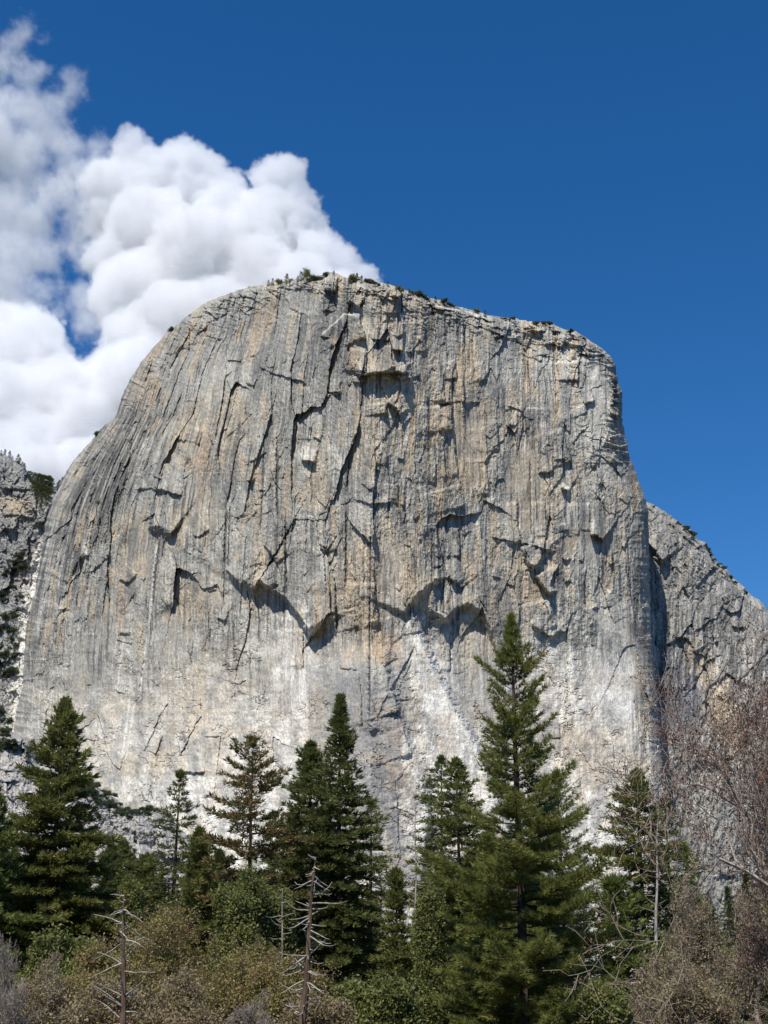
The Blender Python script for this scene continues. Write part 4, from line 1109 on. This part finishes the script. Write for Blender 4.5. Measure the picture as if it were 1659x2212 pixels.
place_conifer(1432, 1726, 114, [(1750, 14), (1800, 26), (1860, 36), (1920, 46), (2000, 50), (2212, 50)], 'thin', 23, 'thin ragged conifer behind a bleached pole right of the cone shaped one', keep=.85, gap=.5)
place_conifer(1325, 1900, 86, [(1915, 14), (1950, 30), (2000, 42), (2060, 50), (2120, 40), (2212, 36)], 'cedar', 24, 'short bright green conifer at the foot of the cone shaped one', mat='young', zmin=1.5)
place_conifer(590, 1755, 128, [(1790, 14), (1840, 28), (1900, 40), (2000, 50), (2212, 50)], 'thin', 25, 'small yellowish conifer right of the rusty tinted tree', mat='young', gap=.5)
place_conifer(430, 1792, 112, [(1830, 18), (1880, 32), (1950, 48), (2050, 60), (2212, 60)], 'cedar', 26, 'mid green conifer between the slim ragged and the rusty tinted conifer', mat='cedar')
place_conifer(242, 1826, 135, [(1860, 18), (1910, 32), (1980, 44), (2212, 55)], 'fir', 27, 'small dark conifer before the outcrop, left one of a pair')
place_conifer(272, 1818, 150, [(1850, 16), (1900, 28), (1980, 44), (2212, 55)], 'fir', 28, 'small dark conifer before the outcrop, right one of a pair')
place_conifer(1480, 1830, 128, [(1860, 16), (1930, 34), (2000, 48), (2212, 60)], 'thin', 29, 'sparse conifer tangled with the brown bare trees on the right', mat='cedar', keep=.8)
place_conifer(1055, 1800, 98, [(1850, 20), (1930, 40), (2030, 60), (2212, 70)], 'cedar', 30, 'low shaggy conifer at the left foot of the tallest pine', mat='pine', keep=.9)
place_conifer(478, 1838, 126, [(1870, 16), (1930, 34), (2010, 48), (2212, 55)], 'fir', 31, 'dark conifer half hidden left of the rusty tinted tree')
place_conifer(640, 1752, 124, [(1790, 16), (1850, 30), (1930, 42), (2212, 50)], 'fir', 32, 'dark conifer wedged between the rusty tinted tree and the twin spires')
place_conifer(318, 1850, 128, [(1880, 18), (1950, 38), (2212, 52)], 'cedar', 33, 'broad low conifer in front of the foot of the outcrop')
place_conifer(856, 1880, 104, [(1910, 12), (1990, 22), (2080, 34), (2212, 50)], 'cedar', 34, 'slight low conifer left of the white rock gap')
print('conifers', NT[0], time.time() - T0)

# -- the darker wood behind: a few kinds copied
def copy_tree(src, loc, s, rz, label, group):
    c = src.copy(); COL.objects.link(c); c.location = loc; c.rotation_euler = (0, 0, rz); c.scale = s
    c['label'] = label; c['group'] = group
    for ch in src.children:
        d = ch.copy(); COL.objects.link(d); d.parent = c
    return c
def proto(seed, sty, H, w, mat, **k):
    st = dict(STY[sty]); st.update(k)
    tr, cr, n = conifer_geo(H, [(0, .05), (.1, w * .22), (.3, w * .55), (.6, w * .9), (.85, w), (1, w * .8)], st, seed, 2.0, 1.6)
    o = empty('conifer', (0, 0, 0)); tag(o, 'x', 'conifer')
    np_mesh('trunk', tr[0], tr[1], M[st['bark']], parent=o); np_mesh('crown', cr[0], cr[1], M[mat], C=cr[2], parent=o)
    return o
GB = 'dark conifers of the wood behind'
PR = [proto(41, 'fir', 30, 4.2, 'dark'), proto(42, 'cedar', 28, 4.8, 'fir'), proto(43, 'thin', 32, 3.4, 'dark', keep=.95, gap=.55), proto(44, 'cedar', 26, 5.0, 'cedar')]
LB = 'dark green conifer of the crowded wood behind the front trees'
rw = random.Random(99); first = [True] * 4
lim = [(0, 1790), (60, 1830), (150, 1850), (230, 1880), (330, 1900), (420, 1880), (520, 1880), (640, 1860), (700, 1850), (790, 1900), (835, 1960), (860, 2045), (885, 2050), (900, 1960), (960, 1850), (1100, 1800), (1250, 1950),
       (1275, 1990), (1300, 2080), (1330, 2110), (1352, 2185), (1372, 2150), (1400, 2010), (1460, 1900), (1560, 1880), (1659, 1880), (1800, 1880)]
k = 0
for i in range(120):
    X = rw.uniform(-20, 1700) if i > 40 else -20 + i * 43 + rw.uniform(-14, 14)
    top = float(np.interp(X, [l[0] for l in lim], [l[1] for l in lim])) + (rw.uniform(0, 50) if i <= 40 else rw.uniform(10, 190))
    if top > 2190: continue
    d = rw.uniform(170, 330)
    if 1290 < X < 1400 or 840 < X < 900: d = rw.uniform(120, 160); 
    a = at_depth(X, top, d); gz = float(ground_z(a[0], d)); H = float(a[2]) - gz
    if H < 4: continue
    j = rw.randrange(4); P_o = PR[j]; h0 = (30, 28, 32, 26)[j]; s = H / h0; sx = s * rw.uniform(.85, 1.2) if s > .5 else s * 1.15
    sx = min(sx, 1.25)
    lb = 'dark conifer of the wood behind ' + ('the broad dense conifer at the left edge' if X < 200 else 'the left bleached snag' if X < 400 else 'the rusty tinted conifer' if X < 620 else 'the twin dark spires' if X < 830 else 'the white rock gap' if X < 960
          else 'the tallest pine' if X < 1290 else 'the cone shaped conifer' if X < 1450 else 'the brown bare trees on the right')
    loc = (float(a[0]), d, gz)
    if first[j]:
        first[j] = False; P_o.location = loc; P_o.scale = (sx, sx, s); P_o['label'] = lb; P_o['group'] = GB
    else: copy_tree(P_o, loc, (sx, sx, s), rw.uniform(0, 6.28), lb, GB)
    k += 1
print('wood', k, time.time() - T0)

# -- broadleaf and bare trees
def branch_geo(H, spread, seed, levels=5, r0=.14, lean=(0, 0), split=(3, 4), bare=.3, wob=.28, thin=.62, upw=.25, nseg=5, minr=.004):
    rr = random.Random(seed); S0, S1, RA, RB = [], [], [], []; tips = []
    def grow(p, d, L, r, lv):
        m = nseg if lv < levels - 1 else 3
        q = p; rad = r; pl = [p]
        for j in range(m):
            d = (d + Vector((rr.gauss(0, wob), rr.gauss(0, wob), rr.gauss(0, wob) + upw * .12))).normalized()
            e = q + d * (L / m); r2 = max(minr, r * (1 - .55 * (j + 1) / m))
            S0.append(q[:]); S1.append(e[:]); RA.append(rad); RB.append(r2); rad = r2; q = e; pl.append((q, d, rad))
            if lv >= levels - 1: tips.append((q[:], d[:]))
        if lv >= levels: return
        n = rr.randint(*split) + (1 if lv >= 1 else 0)
        for k in range(n):
            t = bare + (1 - bare) * (k + rr.random()) / n if lv == 0 else .15 + .85 * (k + rr.random()) / n
            j = min(m - 1, int(t * m)); b = pl[j + 1]
            ax = Vector((rr.gauss(0, 1), rr.gauss(0, 1), rr.gauss(0, 1))).cross(b[1]).normalized()
            ang = rr.uniform(.45, 1.05) * (spread if lv == 0 else 1)
            nd = (b[1] * math.cos(ang) + ax * math.sin(ang)); nd.z += upw * .5; nd.normalize()
            grow(b[0], nd, L * rr.uniform(.48, .8) * (thin / .62), b[2] * rr.uniform(.5, .75), lv + 1)
    grow(Vector((0, 0, 0)), Vector((lean[0], lean[1], 1)).normalized(), H * .55, r0, 0)
    S0, S1 = np.array(S0), np.array(S1); T = np.array([t[0] for t in tips]); TDr = np.array([t[1] for t in tips])
    f = H / max(S1[:, 2].max(), .1)
    return S0 * f, S1 * f, np.array(RA), np.array(RB), T * f, TDr
def broad_tree(name, X, Y, d, seed, label, group, leaf=None, bark='twig', cat='tree', nleaf=3, lsize=.1, scat=.14, Xb=None, hw=60, dx=0, **k):
    Xb = X if Xb is None else Xb
    a = at_depth(X, Y, d); gz = float(ground_z(a[0], d)); H = float(a[2]) - gz
    S0, S1, RA, RB, T, TD = branch_geo(H, seed=seed, **k)
    mpp = float(at_depth(X + 1, 1950, d)[0] - at_depth(X, 1950, d)[0])
    cen = T[:, :2].mean(0); ext = np.percentile(np.hypot(*(T[:, :2] - cen).T), 93); w_ = min(max(hw * mpp / ext, .62 if leaf == 'red' else 0), 1.5); sc = np.array([w_, w_, 1]); S0 = S0 * sc; S1 = S1 * sc; T = T * sc
    V, F = seg_mesh(S0, S1, RA, RB, 4)
    o = empty(name, (float(a[0]), d, gz)); tag(o, label, cat, group)
    np_mesh('trunk', V, F, M[bark], parent=o)
    if leaf:
        rs = np.random.RandomState(seed); V, F, t = leaves(T, rs, nleaf, lsize, scat)
        np_mesh('crown', V, F, M[leaf], C=np.repeat(t, 3, 1), parent=o); NT[0] += len(F)
    return o
OK = dict(spread=1.0, levels=5, r0=.13, split=(4, 5))
GO = 'broadleaf trees coming into leaf'
for X, Y, d, sd_, wx, lf, lab in [
    (372, 1945, 62, 201, 85, 'bud', 'orange brown budding tree, the highest crown of the low thicket left of centre'),
    (265, 2020, 58, 202, 70, 'bud', 'orange brown budding tree behind the left bleached snag'),
    (490, 2010, 60, 203, 75, 'bud', 'orange brown budding tree just left of the leaning snag'),
    (585, 2055, 55, 204, 70, 'bud', 'low orange brown budding tree at the foot of the leaning snag'),
    (190, 2100, 52, 205, 60, 'bud', 'low budding tree near the bright green shrub on the left'),
    (440, 2085, 48, 206, 95, 'brown', 'low brown budding tree in front of the orange brown ones'),
    (310, 2120, 46, 207, 95, 'brown', 'low brown budding tree beside the left bleached snag'),
    (690, 2150, 50, 208, 60, 'brown', 'small brown budding tree right of the leaning snag'),
    (562, 1862, 88, 209, 46, 'oak', 'yellow green oak below the rusty tinted conifer'),
    (520, 1910, 84, 210, 50, 'oak', 'yellow green oak below and left of the higher oak'),
    (622, 1920, 92, 211, 44, 'oak', 'yellow green oak left of the dark narrow spire'),
    (285, 1888, 96, 212, 36, 'oak', 'pale green leafy tree above the left bleached snag'),
    (922, 1912, 90, 213, 36, 'oak', 'yellow green oak between the white rock gap and the tallest pine'),
    (815, 2120, 60, 214, 70, 'oak', 'low yellow green oak at the bottom near the middle'),
    (1420, 2010, 80, 215, 40, 'oak', 'green oak low beside the gap of pale rock on the right'),
    (1310, 2130, 70, 216, 40, 'oak', 'low green oak right of the tallest pine at the bottom'),
    (110, 2010, 74, 217, 50, 'oak', 'yellow green oak under the broad dense conifer on the left'),
    (190, 2030, 76, 218, 50, 'oak', 'green oak between the broad dense conifer and the left bleached snag'),
    (165, 2100, 58, 219, 40, 'young', 'bright green shrub low on the left beside the grey thicket')]:
    far = lf in ('oak', 'young')
    broad_tree('oak_tree' if far else 'budding_tree', X, Y, d, sd_, lab, GO, leaf=lf, bark='twig' if lf == 'brown' else 'twigbrown', nleaf=7 if far else 2, lsize=.14 if far else .085, scat=.22 if far else .15, hw=wx * (1 if far else 1.25), **OK)
GR = 'bare trees with red buds on the right'
for X, Y, d, sd_, wx, lf, lab, kk in [
    (1765, 1140, 26, 301, 190, 'red', 'tall bare tree with red buds reaching in from the right edge', dict(spread=1.1, levels=5, r0=.13, split=(3, 4), bare=.2, minr=.006)),
    (1690, 1430, 30, 302, 140, 'red', 'bare tree with red buds before the buttress at the right edge', dict(spread=1.1, levels=5, r0=.11, split=(3, 5), bare=.25, minr=.006)),
    (1600, 1600, 36, 303, 100, 'red', 'thin bare tree with red buds left of the other red budded ones', dict(spread=1.0, levels=5, r0=.10, split=(3, 5), bare=.3, minr=.006)),
    (1610, 1850, 48, 304, 85, 'brown', 'brown twiggy tree below the red budded trees at the right edge', dict(spread=1.1, levels=5, r0=.10, split=(4, 5), wob=.34)),
    (1510, 1880, 52, 305, 60, 'brown', 'brown twiggy tree right of the ragged conifer', dict(spread=1.1, levels=5, r0=.10, split=(4, 5), wob=.34)),
    (1440, 2050, 50, 306, 60, 'brown', 'low brown twiggy tree in the lower right corner thicket, nearest the pines', dict(spread=1.0, levels=5, r0=.12, split=(4, 5))),
    (1560, 2040, 42, 307, 90, 'brown', 'low brown twiggy tree in the lower right corner thicket', dict(spread=1.1, levels=5, r0=.10, split=(4, 5), wob=.34)),
    (1660, 2000, 44, 308, 80, 'brown', 'brown twiggy tree at the right edge above the corner', dict(spread=1.1, levels=5, r0=.10, split=(4, 5), wob=.34))]:
    broad_tree('bare_tree', X, Y, d, sd_, lab, GR, leaf=lf, bark='twig', nleaf=2 if lf == 'red' else 1, lsize=.045 if lf == 'red' else .07, scat=.04 if lf == 'red' else .08, hw=wx, **kk)
for X, Y, d, sd_, lab in [(20, 2010, 56, 321, 'grey leafless thicket tree in the lower left corner, the highest'), (80, 2050, 50, 322, 'grey leafless thicket tree right of the highest one in the corner'),
                          (10, 2110, 40, 323, 'grey leafless thicket tree lowest in the left corner'), (560, 2130, 44, 324, 'grey leafless bush tree at the bottom left of centre')]:
    broad_tree('bare_tree', X, Y, d, sd_, lab, 'leafless grey trees low on the left', leaf=None if sd_ != 322 else 'brown', bark='twig', hw=55, lsize=.06, nleaf=1, spread=1.1, levels=6, r0=.09, split=(3, 4))

# -- snags
def snag(X, Y, d, Xb, seed, label, H_vis=None, bark='dead', n=60, bl=1.3, droop=.3, r=.16, zlo=.25):
    a = at_depth(X, Y, d); b = at_depth(Xb, 2200, d); gz = float(ground_z(a[0], d)); H = float(a[2]) - gz
    slope = (float(a[0]) - float(b[0])) / (float(a[2]) - float(b[2]))
    x0 = float(a[0]) - slope * H; rr = random.Random(seed)
    P0, P1, A, B = [], [], [], []
    f = lambda h: (slope * h + .04 * math.sin(h * 1.1 + seed), .03 * math.sin(h * .7), h)
    for k in range(24): P0.append(f(H * k / 24)); P1.append(f(H * (k + 1) / 24)); A.append(r * max(0, 1 - k / 24) ** .8 + .015); B.append(r * max(0, 1 - (k + 1) / 24) ** .8 + .015)
    L0, L1, LA, LB_ = [], [], [], []
    for k in range(n):
        t = zlo + (1 - zlo) * min(.995, max(0, (k + rr.random() * 4 - 1.5) / n)); p = np.array(f(H * t)); az = rr.uniform(0, 6.283); L = bl * rr.choice((.2, .4, .7, .9, 1.1, 1.3)) * rr.uniform(.7, 1.1) * min(1, (1 - t) * 5 + .25); m = 5
        dd = np.array([math.cos(az), math.sin(az), rr.uniform(-.5, .7)])
        for j in range(m):
            dd = dd + np.array([rr.gauss(0, .1), rr.gauss(0, .1), -droop * .35 + droop * .28 * j + rr.gauss(0, .12)]); e = p + dd / np.linalg.norm(dd) * L / m
            L0.append(p); L1.append(e); LA.append(.022 * (1 - j / m) + .007); LB_.append(.022 * (1 - (j + 1) / m) + .006); p = e
    o = empty('dead_tree', (x0, d, gz)); tag(o, label, 'dead tree', 'bleached dead conifers')
    V, F = seg_mesh(P0, P1, A, B, 8); V2, F2 = seg_mesh(L0, L1, LA, LB_, 4)
    np_mesh('trunk', np.concatenate([V, V2]), np.concatenate([F, F2 + len(V)]), parent=o, mats=[M['barkred' if bark == 'dead' and r in (.13, .10) else bark], M['dead']], mi=np.r_[np.zeros(len(F)), np.ones(len(F2))])
    return o
snag(683, 1852, 45, 652, 401, 'leaning dead conifer with brown bark and curved pale twigs, left of centre', n=80, bl=.95, r=.13)
snag(271, 1930, 42, 263, 402, 'upright dead conifer with forked tip among the budding trees on the left', n=44, bl=1.1, r=.10, droop=-.1)
snag(897, 1736, 112, 900, 403, 'grey dead pole with short bare branches before the central buttress', n=80, bl=2.0, r=.12)
snag(1421, 1738, 106, 1415, 404, 'bleached dead pole beside the cone shaped conifer on the right', n=40, bl=1.3, r=.16, bark='dead')
snag(612, 1920, 80, 604, 405, 'thin dead pole standing between the yellow green oaks and the dark spire', n=30, bl=.8, r=.07)
print('broadleaf', NT[0], time.time() - T0)

# -- small trees on the skyline and brush on the ledges
def tiny_proto(kind, seed):
    rs = np.random.RandomState(seed); rr = random.Random(seed)
    o = empty('summit_tree' if kind != 'bush' else 'ledge_shrub', (0, 0, 0)); tag(o, 'x', 'tree' if kind != 'bush' else 'shrub')
    if kind == 'cone':
        st = dict(STY['thin']); st.update(gap=.6, n=5, keep=.95)
        tr, cr, n = conifer_geo(12, [(0, .1), (.2, .9), (.5, 1.7), (.9, 2.3), (1, 2.0)], st, seed, .6, 3.0)
        np_mesh('trunk', tr[0], tr[1], M['bark'], parent=o); np_mesh('crown', cr[0], cr[1], M['dark'], C=cr[2], parent=o)
    else:
        S0, S1, RA, RB, T, TD = branch_geo(8 if kind == 'round' else 4.5, 1.1, seed, levels=3, r0=.3, split=(4, 5), bare=.3 if kind == 'round' else .05)
        w = 1.3 if kind == 'round' else 1.9
        S0 = S0 * [w, w, 1]; S1 = S1 * [w, w, 1]; T = T * [w, w, 1]
        V, F = seg_mesh(S0, S1, RA, RB, 4); np_mesh('trunk' if kind == 'round' else 'stems', V, F, M['bark'], parent=o)
        V, F, t = leaves(T, rs, 6 if kind == 'bush' else 4, .5, .42); np_mesh('crown' if kind == 'round' else 'leaf_mass', V, F, M['bush' if kind == 'bush' else 'cedar'], C=np.repeat(t, 3, 1), parent=o)
    return o
TPR = {k_: [tiny_proto(k_, s_) for s_ in ss] for k_, ss in (('cone', (51, 52)), ('round', (53, 54, 55)), ('bush', (56, 57, 58)))}
used = set(); rt = random.Random(5)
def tiny(kind, G, X, Y, hpx, label, group, sx=1.0, sink=.08):
    p = on_rock(G, X, Y); q = at_depth(X, Y - hpx, p.y); H = float(q[2]) - p.z
    src = rt.choice(TPR[kind]); h0 = {'cone': 12, 'round': 8, 'bush': 4.5}[kind]; s = H / h0 / (1 - sink)
    loc = (p.x, p.y, p.z - H * sink); rz = rt.uniform(0, 6.28)
    if src.name not in used:
        used.add(src.name); src.location = loc; src.scale = (s * sx, s * sx, s); src.rotation_euler = (0, 0, rz); src['label'] = label; src['group'] = group
    else: copy_tree(src, loc, (s * sx, s * sx, s), rz, label, group)
GS = 'stunted trees along the summit rim'; LS = 'stunted dark tree on the summit rim of the big cliff'
for X, Y, h, kd in [(535, 622, 7, 'round'), (580, 615, 10, 'cone'), (589, 614, 12, 'cone'), (601, 613, 14, 'round'), (607, 613, 11, 'round'), (619, 610, 20, 'round'), (634, 609, 9, 'round'), (643, 607, 9, 'round'), (650, 605, 16, 'round'), (657, 604, 18, 'round'),
                    (664, 603, 17, 'round'), (674, 604, 11, 'round'), (683, 604, 9, 'bush'), (701, 598, 10, 'bush'), (721, 592, 8, 'cone'), (756, 607, 14, 'round'), (762, 607, 18, 'round'), (771, 607, 16, 'round'), (781, 608, 12, 'cone'), (793, 608, 7, 'bush'), (806, 611, 7, 'bush'),
                    (838, 616, 8, 'round'), (855, 624, 8, 'round'), (862, 626, 9, 'round'), (870, 628, 9, 'round'), (884, 632, 11, 'round'), (889, 633, 9, 'round'), (905, 638, 8, 'bush'), (914, 641, 8, 'bush'), (941, 649, 8, 'round'), (955, 653, 6, 'bush'), (972, 658, 7, 'bush'),
                    (1031, 675, 10, 'round'), (1048, 681, 10, 'round'), (1085, 688, 5, 'bush'), (1104, 691, 6, 'bush'), (1153, 699, 7, 'bush'), (1171, 700, 7, 'bush'), (1233, 718, 6, 'bush'), (1264, 733, 6, 'bush'), (408, 682, 5, 'bush'), (372, 712, 5, 'bush'), (206, 940, 8, 'bush')]:
    if kd == 'round' and rt.random() < .4: kd = 'cone'
    tiny(kd, CL, X, Y + 3, h + 1 + rt.uniform(-2, 3), 'stunted ' + ('conifer' if kd == 'cone' else 'tree' if kd == 'round' else 'bush') + (' on the left shoulder of the big cliff' if X < 575 else ' in the row left of the summit knob' if X < 700 else ' on or beside the summit knob' if X < 815
         else ' on the rim sloping down right of the summit' if X < 980 else ' alone on the bare ledges of the right rim' if X < 1070 else ' on the right shoulder of the rim'), GS)
GI = 'small conifers on the far left skyline'; LI = 'small dark conifer on the far left skyline'
for X, Y, h in [(2, 985, 12), (10, 985, 14), (20, 991, 16), (27, 993, 8), (38, 1002, 20), (42, 1005, 16), (48, 1010, 12), (52, 1015, 14), (60, 1034, 16), (64, 1040, 22), (68, 1045, 24), (73, 1048, 26), (78, 1052, 28), (82, 1056, 32), (86, 1058, 32), (90, 1060, 33), (94, 1062, 34),
                (98, 1062, 33), (102, 1064, 35), (106, 1064, 34), (110, 1066, 32), (72, 1062, 24), (80, 1070, 26), (88, 1074, 28), (96, 1078, 28), (104, 1080, 26), (78, 1084, 20), (88, 1090, 18), (98, 1092, 18), (124, 1060, 18), (128, 1058, 20), (134, 1052, 20)]:
    tiny('cone', RD, X, Y, h, LI + (', on the high knob' if X < 32 else ', on the step below the knob' if X < 62 else ', in the dense dark clump' if X < 115 else ', between clump and big cliff'), GI, sx=1.1)
GQ = 'brush on the ledges at the foot of the wall'; LQ = 'dark green brush growing on a rock ledge at the left foot of the cliff'
rb_ = random.Random(31)
for cx, cy, rx, ry, n, lab in [(35, 1600, 34, 26, 26, 'on the high ledge at the left edge'), (12, 1575, 20, 14, 8, 'on the high ledge at the left edge'), (75, 1640, 16, 14, 8, 'on the high ledge at the left edge'),
                          (205, 1712, 46, 12, 22, 'on the sloping crest right of the broad conifer'), (225, 1730, 36, 12, 12, 'on the sloping crest right of the broad conifer'), (250, 1745, 16, 14, 10, 'on the sloping crest right of the broad conifer'),
                          (190, 1698, 30, 8, 8, 'on the sloping crest right of the broad conifer'), (278, 1757, 14, 10, 6, 'at the low end of the outcrop crest'), (300, 1752, 26, 12, 12, 'at the low end of the outcrop crest'), (318, 1745, 18, 10, 8, 'at the low end of the outcrop crest'),
                          (190, 1810, 30, 20, 7, 'scattered down the grey outcrop'), (300, 1820, 30, 30, 6, 'scattered down the grey outcrop'), (230, 1860, 60, 26, 10, 'scattered down the grey outcrop')]:
    for q in range(n):
        X = cx + rb_.uniform(-1, 1) * rx; Y = cy + rb_.uniform(-1, 1) * ry
        if inside_poly(np.array([X]), np.array([Y - 2.0]), CRG + [(700, 2300), (-420, 2300)])[0]: tiny('bush', CG, X, Y, rb_.uniform(6, 12), 'dark green brush ' + lab, GQ, sx=1.0)
GV = 'brush in the gully on the left'; LV = 'dark brush in the gully left of the big cliff'
for q in range(40):
    Y = rb_.uniform(1180, 1580); X = float(np.interp(Y, [1180, 1300, 1450, 1580], [40, 20, 14, 8])) + rb_.uniform(-22, 16)
    if X > -10: tiny('bush', RD, X, Y, rb_.uniform(7, 14), LV + (', upper part' if Y < 1320 else ', middle part' if Y < 1450 else ', lower part'), GV, sx=1.0)
GW = 'brush along the buttress skyline'; LW = 'dark brush clinging near the skyline of the right buttress'
for q in range(26):
    i = rb_.uniform(1.2, 14); k0 = int(i); X = BUT[k0 + 2][0] + (BUT[k0 + 3][0] - BUT[k0 + 2][0]) * (i - k0); Y = BUT[k0 + 2][1] + (BUT[k0 + 3][1] - BUT[k0 + 2][1]) * (i - k0)
    tiny('bush', BU, X - 2, Y + rb_.uniform(3, 10), rb_.uniform(4, 8), LW, GW)
for ks in TPR.values():
    for o_ in ks:
        if o_.name not in used:
            for c_ in list(o_.children): bpy.data.objects.remove(c_)
            bpy.data.objects.remove(o_)
print('all', NT[0], time.time() - T0)
